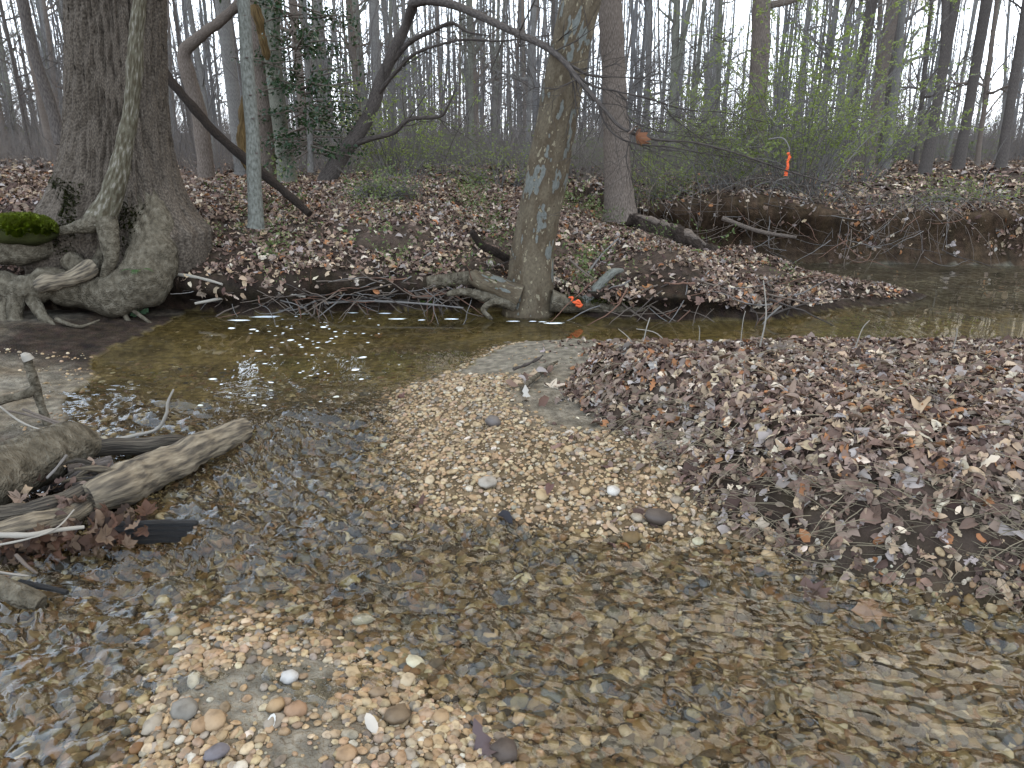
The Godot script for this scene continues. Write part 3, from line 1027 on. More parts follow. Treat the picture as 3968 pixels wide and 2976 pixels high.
func make_wood() -> void:
	for k in 7:
		stand_protos.append(forest_tree(100 + k, [17.0, 19.0, 15.0, 18.0, 16.0, 12.0, 10.0][k], [0.17, 0.2, 0.14, 0.18, 0.16, 0.08, 0.06][k], [0.2, 0.22, 0.15, 0.25, 0.18, 0.1, 0.08][k], [15, 13, 17, 12, 15, 22, 20][k], k == 3))
	rng.seed = 77
	var bark := [mats.bark_grey, mats.bark_grey_green, mats.bark_brown, mats.bark_grey, mats.bark_grey_green, mats.bark_dark, mats.bark_grey]
	# trunks that can be told apart: [foot, scale, kind, bark, label]
	var named := [
		[Vector3(-8.88, 2.74, -15.00), 0.9, 1, 2, "brown trunk just left of the big furrowed tree"],
		[Vector3(-4.73, 2.62, -13.50), 1.12, 1, 0, "broad smooth grey trunk behind the pale sapling at left"],
		[Vector3(-3.16, 2.40, -10.80), 0.85, 3, 1, "pale grey-green trunk right of the broken brown trunk"],
		[Vector3(-4.53, 2.91, -17.00), 1.1, 0, 2, "brown-grey trunk rising behind the holly"],
		[Vector3(-5.02, 3.32, -22.00), 1.0, 2, 0, "grey trunk right of the holly crown"],
		[Vector3(-3.84, 3.16, -20.00), 1.0, 4, 2, "grey trunk crossed by the arching tree's stem"],
		[Vector3(-3.29, 3.07, -19.00), 1.15, 1, 0, "thick grey trunk just right of where the arching stem crosses"],
		[Vector3(-3.55, 3.49, -24.00), 1.0, 2, 0, "grey trunk under the knob of the arching limb"],
		[Vector3(-1.05, 3.49, -24.00), 1.0, 0, 2, "grey-brown trunk standing alone left of the leaning plane tree"],
		[Vector3(0.43, 3.32, -22.00), 1.05, 2, 0, "grey trunk seen close behind the leaning plane tree at left"],
		[Vector3(3.87, 2.51, -12.20), 1.2, 0, 2, "stout brown-grey trunk rising out of the green shrub"],
		[Vector3(4.49, 3.65, -26.00), 1.0, 2, 0, "slim grey trunk right of the tree behind the leaning one"],
		[Vector3(5.69, 3.57, -25.00), 0.9, 4, 1, "slim greenish trunk in the gap above the fallen log"],
		[Vector3(6.59, 3.57, -25.00), 0.9, 0, 1, "greenish grey trunk just left of the stout one"],
		[Vector3(7.88, 3.16, -20.00), 0.9, 4, 0, "slim trunk first right of the stout one"],
		[Vector3(7.91, 3.07, -19.00), 1.0, 0, 0, "grey trunk second right of the stout one"],
		[Vector3(7.77, 2.99, -18.00), 1.15, 1, 5, "dark trunk in the middle of the right-hand cluster"],
		[Vector3(7.84, 2.91, -17.00), 1.15, 1, 2, "thick brown-grey trunk at the heart of the right-hand cluster"],
		[Vector3(8.74, 2.99, -18.00), 1.0, 0, 0, "grey trunk at the right side of the right-hand cluster"],
		[Vector3(10.47, 3.16, -20.00), 0.8, 2, 5, "thin dark trunk alone in bright sky at right"],
		[Vector3(8.06, 2.74, -15.00), 1.05, 3, 5, "forked dark trunk against bright sky at the right"],
		[Vector3(9.28, 2.83, -16.00), 1.0, 1, 5, "dark trunk right of the forked one"],
		[Vector3(11.46, 3.07, -19.00), 0.8, 2, 2, "slim trunk second from the right edge"],
		[Vector3(8.89, 2.66, -14.00), 0.95, 0, 5, "dark trunk at the right edge of the picture"],
		[Vector3(-11.19, 2.99, -18.00), 0.8, 5, 5, "thin dark trunk at the left edge of the picture"],
		[Vector3(-6.16, 2.83, -16.00), 0.75, 2, 0, "slim grey trunk between the big tree and the broad grey one"],
	]
	for r in named:
		plant(r[2], r[0], r[1], 0.55 if r[0].z < -13.0 else 0.8, rng.randf() * TAU, r[4], "", bark[r[3]])
	var spots := []
	for r in named:
		spots.append(Vector2(r[0].x, r[0].z))
	var made := 0
	var tries := 0
	while made < 270 and tries < 5000:
		tries += 1
		var z := -19.0 - 50.0 * pow(rng.randf(), 0.7)
		var x := rng.randf_range(-0.78, 0.78) * -z
		var clear := true
		# the sky stays open in a few gaps
		var across := x / -z
		for q in spots:
			if q.distance_to(Vector2(x, z)) < 0.9:
				clear = false
		if across > 0.5 and across < 0.66 and rng.randf() < 0.45:
			clear = false
		if not clear:
			continue
		spots.append(Vector2(x, z))
		var kind := rng.randi() % 7
		var where := "left" if across < -0.2 else ("middle" if across < 0.22 else "right")
		var tone := rng.randi() % 7
		var look: String = ["grey", "greenish grey", "brown-grey", "grey", "greenish grey", "dark", "grey"][tone]
		var depth := "near the front" if z > -36.0 else "deep in the back"
		var slim := rng.randf_range(0.36, 0.64)
		var girth := "slim" if slim * [0.17, 0.2, 0.14, 0.18, 0.16, 0.08, 0.06][kind] < 0.078 else "straight"
		plant(kind, Vector3(x, 0, z), rng.randf_range(0.8, 1.15), slim, rng.randf() * TAU, "%s %s bare tree %s of the wood's %s" % [girth, look, depth, where], "bare trees in the %s of the wood" % where, bark[tone])
		made += 1
	# the wood goes on behind as one mass
	var deep := Node3D.new()
	deep.name = "distant_woodland"
	add_child(deep, true)
	tag(deep, "distant mass of bare grey trees closing the view", "woodland", "", "stuff")
	for k in 4:
		var xf := []
		var col := []
		for i in 150:
			var z := -38.0 - 100.0 * rng.randf()
			var x := rng.randf_range(-0.85, 0.85) * -z
			var s := rng.randf_range(0.8, 1.15)
			xf.append(Transform3D(Basis(Vector3.UP, rng.randf() * TAU).scaled(Vector3(s * 0.6, s, s * 0.6)), spot(x, z)[0]))
			col.append(Color(0.2, 0.188, 0.18) * rng.randf_range(0.7, 1.2))
		scatter("trunk_mass", stand_protos[k + 2][0], mats.twigs, xf, col, deep)
		if k < 2:
			scatter("crown_mass", stand_protos[k + 2][1], mats.twigs, xf, col, deep)
	make_thicket()

# low brush of bare stems, some in first leaf
func brush_mesh(sd_: int, stems: int, tall: float, wide: float) -> ArrayMesh:
	rng.seed = sd_
	var mb := MB.new()
	for i in stems:
		var a := rng.randf() * TAU
		var out := rng.randf_range(0.0, 0.7)
		ramify(mb, Vector3(cos(a), 0, sin(a)) * rng.randf() * wide * 0.4 + Vector3(0, -0.1, 0), Vector3(cos(a) * out, 1, sin(a) * out), tall * rng.randf_range(0.5, 1.1), rng.randf_range(0.004, 0.011), 1, 5, 0.28)
	return mb.commit()

func leafy_mesh(sd_: int, count: int, tall: float, wide: float, size: float) -> ArrayMesh:
	# small leaves of a shrub in first leaf, in sprays
	rng.seed = sd_
	var mb := MB.new()
	var made := 0
	while made < count:
		var a := rng.randf() * TAU
		var c := Vector3(cos(a) * wide * 0.5 * sqrt(rng.randf()), tall * rng.randf_range(0.1, 1.0), sin(a) * wide * 0.5 * sqrt(rng.randf()))
		var dir := Vector3(rng.randf_range(-1, 1), rng.randf_range(-0.3, 0.6), rng.randf_range(-1, 1)).normalized()
		for k in 14:
			leaf_into(mb, c + dir * 0.02 * k + Vector3(rng.randf_range(-1, 1), rng.randf_range(-1, 1), rng.randf_range(-1, 1)) * 0.025, size * rng.randf_range(0.6, 1.3))
			made += 1
	return mb.commit()

func leaf_into(mb: MB, at: Vector3, size: float) -> void:
	var y := Vector3(rng.randf_range(-1, 1), rng.randf_range(-0.2, 1.4), rng.randf_range(-1, 1)).normalized()
	var x := y.cross(Vector3(rng.randf_range(-1, 1), rng.randf_range(-1, 1), rng.randf_range(-1, 1))).normalized()
	var z := x.cross(y)
	var s := mb.v.size()
	mb.v.append_array([at - x * size, at + z * size * 0.5 + y * size * 0.12, at + x * size, at - z * size * 0.5 + y * size * 0.12])
	mb.n.append_array([y, y, y, y])
	mb.uv.append_array([Vector2(0, 0.5), Vector2(0.5, 0), Vector2(1, 0.5), Vector2(0.5, 1)])
	mb.ix.append_array([s, s + 2, s + 1, s, s + 3, s + 2])

func make_thicket() -> void:
	var deep := Node3D.new()
	deep.name = "thicket"
	add_child(deep, true)
	tag(deep, "tangled grey-brown undergrowth filling the wood floor, partly in first green", "undergrowth", "", "stuff")
	var shapes := [brush_mesh(201, 16, 1.5, 1.4), brush_mesh(202, 20, 1.1, 1.6), brush_mesh(203, 12, 2.0, 1.2)]
	var greens := [leafy_mesh(211, 420, 1.0, 1.5, 0.02), leafy_mesh(212, 350, 1.3, 1.6, 0.022)]
	rng.seed = 303
	var xf := [[], [], []]
	var col := [[], [], []]
	var gx := [[], []]
	var gc := [[], []]
	for i in 1500:
		var z := -11.2 - 42.0 * pow(rng.randf(), 1.25)
		var x := rng.randf_range(-0.82, 0.82) * -z
		if x > -7.0 and x < 0.6 and z > -12.4:
			continue
		if x / -z > 0.42 and (z > -20.0 or rng.randf() < 0.5):
			continue
		var s := lerpf(0.3, 1.2 if z < -22.0 else 0.75, pow(rng.randf(), 1.4))
		var k := rng.randi() % 3
		var t := Transform3D(Basis(Vector3.UP, rng.randf() * TAU).scaled(Vector3(s, s, s)), spot(x, z)[0])
		xf[k].append(t)
		var warm := rng.randf()
		col[k].append(Color(0.17, 0.15, 0.14).lerp(Color(0.23, 0.19, 0.16), warm) * rng.randf_range(0.75, 1.2))
		var across := x / -z
		var likely := 0.16 + (0.5 if across > -0.22 and z > -24.0 else 0.0)
		if across < -0.25:
			likely = 0.05
		if rng.randf() < likely:
			var g := rng.randi() % 2
			gx[g].append(t)
			gc[g].append(Color(0.13, 0.16, 0.05).lerp(Color(0.21, 0.24, 0.085), rng.randf()))
	var whips := brush_mesh(204, 7, 4.2, 0.9)
	var wx := []
	var wc := []
	for i in 230:
		var z := -13.0 - 30.0 * rng.randf()
		var x := rng.randf_range(-0.75, 0.75) * -z
		if x / -z > 0.42 and z > -24.0:
			continue
		var s := rng.randf_range(0.7, 1.2)
		wx.append(Transform3D(Basis(Vector3.UP, rng.randf() * TAU).scaled(Vector3(s, s, s)), spot(x, z)[0]))
		wc.append(Color(0.17, 0.15, 0.14) * rng.randf_range(0.7, 1.1))
	scatter("whip_mass", whips, mats.twigs, wx, wc, deep)
	# taller brush farther back closes the view under the crowns
	for i in 700:
		var z := -25.0 - 45.0 * rng.randf()
		var x := rng.randf_range(-0.85, 0.85) * -z
		var s := rng.randf_range(0.8, 1.7)
		var k := rng.randi() % 3
		xf[k].append(Transform3D(Basis(Vector3.UP, rng.randf() * TAU).scaled(Vector3(s * 1.3, s, s * 1.3)), spot(x, z)[0]))
		col[k].append(Color(0.17, 0.15, 0.14).lerp(Color(0.23, 0.19, 0.16), rng.randf()) * rng.randf_range(0.8, 1.2))
	for k in 3:
		scatter("stem_mass", shapes[k], mats.twigs, xf[k], col[k], deep)
	for g in 2:
		scatter("green_mass", greens[g], mats.green_leaf, gx[g], gc[g], deep)

# ---------- the trees by the water ----------
func tufts(parent: Node, called: String, places: Array, size: float, tone: Color, count_each: int, spread: float) -> void:
	# moss: cushions of short blades on whatever carries it; places: [point, normal]
	var mb := MB.new()
	for k in 7:
		var a := TAU * k / 7.0
		var lean := Vector3(cos(a), 0, sin(a)) * 0.6
		var s := mb.v.size()
		var side := Vector3(-sin(a), 0, cos(a)) * 0.16
		mb.v.append_array([lean * 0.1 - side, lean * 0.1 + side, lean + Vector3(0, 1.0, 0)])
		var nn := (Vector3(0, 1, 0) + lean * -0.3).normalized()
		mb.n.append_array([nn, nn, nn])
		mb.ix.append_array([s, s + 1, s + 2])
	var xf := []
	var col := []
	for p in places:
		for i in count_each:
			var nrm: Vector3 = p[1]
			var off := Vector3(rng.randf_range(-1, 1), rng.randf_range(-1, 1), rng.randf_range(-1, 1)) * spread
			off -= nrm * off.dot(nrm)
			xf.append(stand(p[0] + off, nrm, size * rng.randf_range(0.6, 1.4), 0.4))
			col.append(jitter(tone, 0.5))
	scatter(called, mb.commit(), mats.green_leaf, xf, col, parent)

func furrowed_tree() -> void:
	var foot := Vector3(-3.66, 0.76, -7.10)
	foot.y = 0.8
	var t := thing("tulip_tree", "huge furrowed brown trunk on the left bank with bulging roots over the pool", "tree", foot)
	const LEAN := 0.130
	var mb := MB.new()
	var sides := 240
	var ys := []
	var y := -0.55
	while y < 9.0:
		ys.append(y)
		y += 0.028 if y < 2.3 else 0.3
	var rows := ys.size()
	for j in rows:
		var h: float = ys[j]
		var flare := exp(-maxf(h + 0.1, 0.0) / 0.42)
		for k in sides + 1:
			var a := TAU * float(k % sides) / sides
			var ca := cos(a)
			var sa := sin(a)
			# buttresses towards the stream, the right and the left
			var lobe := 0.62 + 0.38 * cos(3.0 * a - 1.1)
			var r := 0.375 - 0.01 * h + flare * (0.16 + 0.34 * lobe)
			r += 0.03 * noise.get_noise_3d(ca * 1.5, h * 0.8, sa * 1.5)
			var wob := 0.25 * noise.get_noise_3d(ca * 2.0, h * 1.3, sa * 2.0 + 9.0)
			var f := noise_b.get_noise_3d((ca + wob * 0.1) * 15.0, h * 2.6, (sa + wob * 0.1) * 15.0)
			var g := noise.get_noise_3d(ca * 34.0, h * 9.0, sa * 34.0)
			var ridge := smoothstep(0.0, 0.22, absf(f))
			r += 0.04 * ridge + 0.014 * g
			mb.v.append(Vector3(ca * r + LEAN * h, h, sa * r))
			mb.uv.append(Vector2(6.0 * k / sides, h / 0.5))
	for j in rows - 1:
		for k in sides:
			var a := j * (sides + 1) + k
			var b := a + sides + 1
			mb.ix.append_array([a, a + 1, b + 1, a, b + 1, b])
	mb.smooth()
	mb.weld_tube_seam(0, rows, sides)
	obj("trunk", mb.commit(), mats.bark_tulip, t)
	# the great root that swells over the pool and runs off to the left
	var roots := [
		[[[Vector3(-3.33, 1.02, -6.95), 0.2], [Vector3(-3.21, 0.72, -6.66), 0.2], [Vector3(-3.18, 0.47, -6.48), 0.21], [Vector3(-3.25, 0.30, -6.38), 0.225], [Vector3(-3.46, 0.23, -6.30), 0.19], [Vector3(-3.70, 0.26, -6.25), 0.14], [Vector3(-3.88, 0.35, -6.15), 0.12], [Vector3(-4.12, 0.32, -6.05), 0.13], [Vector3(-4.47, 0.41, -6.10), 0.16]], 16, 0.03],
		[[[Vector3(-3.74, 0.90, -6.75), 0.13], [Vector3(-3.97, 0.66, -6.50), 0.12], [Vector3(-4.10, 0.61, -6.30), 0.11], [Vector3(-4.41, 0.64, -6.20), 0.13]], 14, 0.025],
		[[[Vector3(-3.79, 0.53, -6.35), 0.09], [Vector3(-3.62, 0.41, -6.30), 0.08], [Vector3(-3.59, 0.51, -6.45), 0.06], [Vector3(-3.60, 0.69, -6.60), 0.06]], 10, 0.02],
		[[[Vector3(-4.07, 0.34, -6.05), 0.1], [Vector3(-4.08, 0.17, -5.95), 0.07], [Vector3(-4.00, 0.02, -5.85), 0.045], [Vector3(-3.84, -0.07, -5.75), 0.02]], 9, 0.02],
		[[[Vector3(-4.01, 0.30, -6.05), 0.06], [Vector3(-3.88, 0.15, -5.95), 0.045], [Vector3(-3.71, 0.06, -5.85), 0.03], [Vector3(-3.57, 0.03, -5.80), 0.012]], 8, 0.015],
		[[[Vector3(-4.17, 0.28, -6.00), 0.05], [Vector3(-4.13, 0.08, -5.85), 0.035], [Vector3(-4.04, -0.06, -5.70), 0.02], [Vector3(-3.92, -0.10, -5.60), 0.01]], 8, 0.01],
		[[[Vector3(-3.71, 0.11, -5.88), 0.02], [Vector3(-3.49, 0.07, -5.80), 0.014], [Vector3(-3.37, 0.10, -5.90), 0.006]], 6, 0.0],
		[[[Vector3(-3.75, 0.07, -5.86), 0.016], [Vector3(-3.51, 0.02, -5.75), 0.012], [Vector3(-3.31, 0.01, -5.80), 0.005]], 6, 0.0],
		[[[Vector3(-3.36, 0.14, -6.25), 0.03], [Vector3(-3.30, 0.03, -6.20), 0.02], [Vector3(-3.13, -0.06, -6.10), 0.008]], 7, 0.0],
		[[[Vector3(-3.29, 0.12, -6.25), 0.02], [Vector3(-3.12, 0.01, -6.20), 0.014], [Vector3(-2.99, -0.04, -6.10), 0.006]], 7, 0.0],
	]
	for r in roots:
		obj("root", limb(r[0], 10, r[1] + 8, r[2] * 2.0, 4.0, foot), mats.bark_root, t)
	# snapped limb lying out of the roots
	obj("broken_root", limb([[Vector3(-3.87, 0.36, -5.98), 0.045], [Vector3(-3.79, 0.39, -6.00), 0.075], [Vector3(-3.66, 0.41, -6.08), 0.07], [Vector3(-3.55, 0.47, -6.25), 0.075]], 5, 11, 0.03, 7.0, foot), mats.wood_bare, t)
	var dark := []
	for i in 90:
		var a := rng.randf_range(1.75, 3.0)
		var h := rng.randf_range(-0.3, 0.35)
		var r := 0.41 + exp(-maxf(h + 0.1, 0.0) / 0.42) * 0.34
		dark.append([Vector3(cos(a) * r, h, sin(a) * r), Vector3(cos(a), 0.3, sin(a)).normalized()])
	for i in 60:
		var a := rng.randf_range(0.3, 1.1)
		var h := rng.randf_range(-0.45, 0.15)
		var r := 0.41 + exp(-maxf(h + 0.1, 0.0) / 0.42) * 0.38
		dark.append([Vector3(cos(a) * r, h, sin(a) * r), Vector3(cos(a), 0.3, sin(a)).normalized()])
	tufts(t, "moss", dark, 0.016, Color(0.085, 0.09, 0.025), 34, 0.08)
	# limbs far above the frame
	var crown := MB.new()
	for i in 16:
		var a := rng.randf() * TAU
		ramify(crown, Vector3(0, rng.randf_range(6.0, 8.8), 0), Vector3(cos(a), rng.randf_range(0.3, 1.0), sin(a)), rng.randf_range(3.0, 5.0), 0.14, 2, 5)
	obj("crown", crown.commit(), mats.bark_tulip, t)

func spotted_trunk(called: String, label: String, rows: Array, mat: Material, sides: int, amp: float, boughs: int, bough_len: float) -> Node3D:
	var foot: Vector3 = rows[0][0]
	var t := thing(called, label, "tree", foot)
	obj("trunk", limb(rows, 8, sides, amp, 5.0, foot), mat, t)
	if boughs > 0:
		var crown := MB.new()
		var top: Vector3 = rows[rows.size() - 1][0] - foot
		var low: Vector3 = rows[maxi(rows.size() - 2, 0)][0] - foot
		for i in boughs:
			var a := rng.randf() * TAU
			ramify(crown, low.lerp(top, rng.randf_range(0.3, 1.0)), Vector3(cos(a), rng.randf_range(0.2, 1.0), sin(a)), bough_len * rng.randf_range(0.6, 1.2), float(rows[rows.size() - 1][1]) * 0.45, 2, 4)
		obj("crown", crown.commit(), mat, t)
	return t

func make_trees() -> void:
	furrowed_tree()
	# young plane in front of the big trunk, with its splayed foot
	var t := spotted_trunk("young_plane_tree", "young mottled green-grey trunk leaning in front of the huge furrowed one", [[Vector3(-3.50, 0.83, -6.40), 0.133], [Vector3(-3.38, 1.02, -6.40), 0.098], [Vector3(-3.27, 1.28, -6.42), 0.082], [Vector3(-3.19, 1.54, -6.45), 0.070], [Vector3(-3.10, 1.81, -6.45), 0.064], [Vector3(-3.03, 2.10, -6.45), 0.058], [Vector3(-2.97, 2.34, -6.45), 0.055], [Vector3(-2.92, 2.54, -6.45), 0.053], [Vector3(-2.84, 2.93, -6.50), 0.048], [Vector3(-2.68, 3.87, -6.60), 0.035]], mats.bark_young_plane, 16, 0.02, 8, 1.6)
	for r in [[[Vector3(-3.41, 0.95, -6.40), 0.1], [Vector3(-3.53, 0.83, -6.33), 0.075], [Vector3(-3.65, 0.80, -6.30), 0.05], [Vector3(-3.84, 0.75, -6.30), 0.03]], [[Vector3(-3.44, 0.93, -6.40), 0.1], [Vector3(-3.40, 0.69, -6.30), 0.08], [Vector3(-3.38, 0.54, -6.25), 0.06], [Vector3(-3.46, 0.39, -6.22), 0.035]]]:
		obj("root", limb(r, 6, 10, 0.02, 6.0, t.position), mats.bark_root, t)
	# the leaning plane at the waterside
	t = spotted_trunk("leaning_plane_tree", "leaning mottled olive-brown trunk rising from the waterside in the middle", [[Vector3(0.14, -0.07, -6.62), 0.25], [Vector3(0.15, 0.10, -6.64), 0.235], [Vector3(0.17, 0.31, -6.66), 0.208], [Vector3(0.21, 0.68, -6.70), 0.194], [Vector3(0.29, 1.12, -6.72), 0.186], [Vector3(0.39, 1.67, -6.75), 0.176], [Vector3(0.48, 2.17, -6.78), 0.168], [Vector3(0.57, 2.59, -6.80), 0.162], [Vector3(0.72, 3.41, -6.90), 0.14], [Vector3(0.87, 4.88, -7.10), 0.1]], mats.bark_plane, 26, 0.018, 12, 2.6)
	var plane_roots := [
		[[[Vector3(0.06, 0.17, -6.50), 0.13], [Vector3(-0.13, 0.25, -6.50), 0.1], [Vector3(-0.25, 0.30, -6.50), 0.085], [Vector3(-0.35, 0.35, -6.55), 0.06]], "root_burl", mats.bark_plane],
		[[[Vector3(-0.03, 0.13, -6.50), 0.08], [Vector3(-0.23, 0.18, -6.45), 0.055], [Vector3(-0.43, 0.22, -6.45), 0.035], [Vector3(-0.57, 0.21, -6.40), 0.02]], "root", mats.bark_root],
		[[[Vector3(0.02, 0.10, -6.45), 0.06], [Vector3(-0.14, 0.15, -6.40), 0.04], [Vector3(-0.25, 0.09, -6.35), 0.025], [Vector3(-0.17, 0.01, -6.30), 0.012]], "root", mats.bark_root],
		[[[Vector3(0.35, 0.13, -6.50), 0.1], [Vector3(0.49, 0.11, -6.50), 0.075], [Vector3(0.76, 0.08, -6.50), 0.06], [Vector3(1.00, 0.07, -6.45), 0.05], [Vector3(1.20, 0.06, -6.40), 0.04]], "mossy_root", mats.bark_root],
	]
	for r in plane_roots:
		obj(r[1], limb(r[0], 6, 12, 0.02, 6.0, t.position), r[2], t)
	var green := []
	for i in 40:
		var u := rng.randf()
		green.append([Vector3(0.51, 0.14, -6.47).lerp(Vector3(1.20, 0.10, -6.40), u) + Vector3(0, rng.randf_range(0.0, 0.05), rng.randf_range(0.0, 0.06)) - t.position, Vector3(0, 0.9, 0.4).normalized()])
	tufts(t, "moss", green, 0.011, Color(0.13, 0.14, 0.025), 16, 0.03)
	# dark dead stub at the left of the plane
	tag(obj("dead_stub", limb([[Vector3(-0.03, 0.45, -6.85), 0.034], [Vector3(-0.15, 0.52, -6.80), 0.038], [Vector3(-0.28, 0.60, -6.75), 0.035], [Vector3(-0.36, 0.72, -6.70), 0.03]], 5, 9, 0.012, 9.0), mats.bark_black), "dark curved dead limb jutting left of the leaning trunk", "branch")
	tag(obj("cut_log", limb([[Vector3(-0.76, 0.27, -6.62), 0.058], [Vector3(-0.61, 0.29, -6.62), 0.064], [Vector3(-0.44, 0.31, -6.62), 0.066], [Vector3(-0.28, 0.31, -6.66), 0.07]], 4, 14, 0.012, 6.0), mats.bark_root), "short horizontal sawn log lying at the left foot of the leaning trunk", "log")
	tag(obj("pale_stub", limb([[Vector3(0.65, 0.12, -6.50), 0.055], [Vector3(0.72, 0.21, -6.50), 0.046], [Vector3(0.82, 0.32, -6.52), 0.042], [Vector3(0.90, 0.38, -6.55), 0.036], [Vector3(0.99, 0.39, -6.60), 0.02]], 5, 11, 0.01, 8.0), mats.bark_pale), "pale broken limb slanting up right of the leaning trunk", "branch")
	# slender trunks on the left bank
	t = spotted_trunk("pale_sapling", "slender pale grey-green sapling between the huge tree and the holly", [[Vector3(-2.42, 0.71, -7.10), 0.085], [Vector3(-2.41, 0.80, -7.10), 0.072], [Vector3(-2.40, 1.09, -7.12), 0.066], [Vector3(-2.38, 1.50, -7.15), 0.062], [Vector3(-2.38, 1.90, -7.18), 0.059], [Vector3(-2.37, 2.29, -7.20), 0.056], [Vector3(-2.35, 2.66, -7.20), 0.053], [Vector3(-2.34, 3.39, -7.30), 0.045], [Vector3(-2.29, 4.76, -7.50), 0.03]], mats.bark_pale, 14, 0.006, 8, 1.5)
	for p in [Vector3(-2.34, 2.53, -7.15), Vector3(-2.35, 2.19, -7.13), Vector3(-2.34, 1.68, -7.09), Vector3(-2.35, 1.88, -7.12), Vector3(-2.33, 1.38, -7.06)]:
		var k := obj("knot", stone_meshes[1], mats.bark_dark, t, p - t.position)
		k.scale = Vector3(0.03, 0.022, 0.02)
	spotted_trunk("snapped_tree", "brown trunk with its top snapped off beside the pale sapling", [[Vector3(-3.54, 1.00, -11.00), 0.21], [Vector3(-3.52, 1.32, -11.00), 0.18], [Vector3(-3.46, 2.12, -11.00), 0.165], [Vector3(-3.42, 2.76, -11.00), 0.155], [Vector3(-3.40, 3.10, -11.00), 0.14], [Vector3(-3.38, 3.49, -11.00), 0.1]], mats.bark_brown, 14, 0.03, 0, 0.0)
	tag(obj("torn_strip", limb([[Vector3(-3.11, 3.04, -9.90), 0.06], [Vector3(-3.08, 2.87, -9.90), 0.075], [Vector3(-3.06, 2.67, -9.95), 0.06], [Vector3(-3.04, 2.44, -10.00), 0.02]], 5, 7, 0.05, 7.0), mats.wood_fresh), "yellow splintered strip torn down beside the snapped trunk", "splinter")
	tag(obj("split_stem", limb([[Vector3(-3.02, 0.96, -9.00), 0.02], [Vector3(-3.11, 1.25, -9.00), 0.05], [Vector3(-3.13, 1.50, -9.00), 0.055], [Vector3(-3.09, 1.76, -9.00), 0.04], [Vector3(-3.06, 1.98, -9.00), 0.02]], 6, 7, 0.045, 7.0), mats.wood_fresh), "orange-brown split stem standing behind the slanting dark pole", "stump")
	spotted_trunk("bent_tree", "grey trunk bent over to the right above the slanting dark pole", [[Vector3(-4.38, 0.91, -11.00), 0.120], [Vector3(-4.37, 1.38, -11.00), 0.112], [Vector3(-4.38, 1.87, -11.00), 0.104], [Vector3(-4.46, 2.35, -11.00), 0.096], [Vector3(-4.47, 2.63, -11.00), 0.088], [Vector3(-4.24, 2.82, -11.00), 0.072], [Vector3(-3.97, 2.99, -11.00), 0.068], [Vector3(-3.70, 3.19, -11.00), 0.064], [Vector3(-3.35, 3.49, -11.00), 0.048]], mats.bark_brown, 12, 0.02, 4, 1.2)
	tag(obj("leaning_pole", limb([[Vector3(-1.97, 0.81, -7.35), 0.03], [Vector3(-2.21, 0.99, -7.50), 0.042], [Vector3(-2.63, 1.28, -7.75), 0.046], [Vector3(-3.02, 1.55, -8.00), 0.048], [Vector3(-3.34, 1.85, -8.20), 0.046], [Vector3(-3.63, 2.13, -8.40), 0.05], [Vector3(-3.79, 2.32, -8.50), 0.05]], 6, 10, 0.014, 7.0), mats.bark_black), "dark bare pole slanting down across the left bank to the leaves", "dead limb")
	spotted_trunk("dark_stem", "dark crooked stem at far left beside the huge trunk", [[Vector3(-5.33, 1.45, -9.20), 0.075], [Vector3(-5.37, 1.81, -9.20), 0.066], [Vector3(-5.42, 2.16, -9.20), 0.06], [Vector3(-5.46, 2.50, -9.20), 0.056], [Vector3(-5.47, 2.84, -9.20), 0.052], [Vector3(-5.42, 3.25, -9.20), 0.045], [Vector3(-5.14, 4.30, -9.20), 0.03]], mats.bark_dark, 10, 0.012, 10, 1.3)
	# tree behind the leaning plane
	spotted_trunk("grey_tree", "straight grey trunk just right of and behind the leaning one", [[Vector3(1.36, 0.54, -9.50), 0.25], [Vector3(1.35, 0.71, -9.50), 0.2], [Vector3(1.31, 1.07, -9.50), 0.165], [Vector3(1.25, 1.77, -9.50), 0.15], [Vector3(1.19, 2.44, -9.50), 0.14], [Vector3(1.13, 3.03, -9.50), 0.134], [Vector3(1.03, 4.21, -9.60), 0.12], [Vector3(0.89, 6.55, -9.80), 0.09]], mats.bark_brown, 16, 0.02, 12, 2.4)
	holly()
	arching_tree()

func holly() -> void:
	var foot := Vector3(-2.72, 1.08, -10.40)
	var t := thing("holly_tree", "dark green glossy holly crown left of the arching tree", "tree", foot)
	var trunk := limb([[foot, 0.045], [Vector3(-2.68, 1.80, -10.40), 0.038], [Vector3(-2.65, 2.53, -10.40), 0.03], [Vector3(-2.61, 3.48, -10.40), 0.02]], 5, 8, 0.008, 6.0, foot)
	obj("trunk", trunk, mats.bark_grey, t)
	var boughs := MB.new()
	var mb := MB.new()
	for i in 95:
		var y := rng.randf_range(0.25, 2.45)
		var a := rng.randf() * TAU
		var reach := rng.randf_range(0.4, 0.95)
		var w := wander(Vector3(-0.05 * y, y, 0), Vector3(cos(a), rng.randf_range(-0.35, 0.3), sin(a)), reach, 0.012, 0.004, 4, 0.15, -0.03)
		boughs.tube(w[0], w[1], 4, null, 0.0, false)
		for k in 44:
			var j := rng.randi_range(1, 3)
			var p: Vector3 = w[0][j].lerp(w[0][j + 1], rng.randf()) + Vector3(rng.randf_range(-1, 1), rng.randf_range(-1, 1), rng.randf_range(-1, 1)) * 0.075
			leaf_into(mb, p, rng.randf_range(0.02, 0.038))
	obj("branches", boughs.commit(), mats.twig_brown, t)
	var leafy: StandardMaterial3D = tinted(mats.green_leaf, Color(0.022, 0.05, 0.018))
	leafy.roughness = 0.4
	leafy.backlight = Color(0.12, 0.14, 0.05)
	obj("crown", mb.commit(), leafy, t)

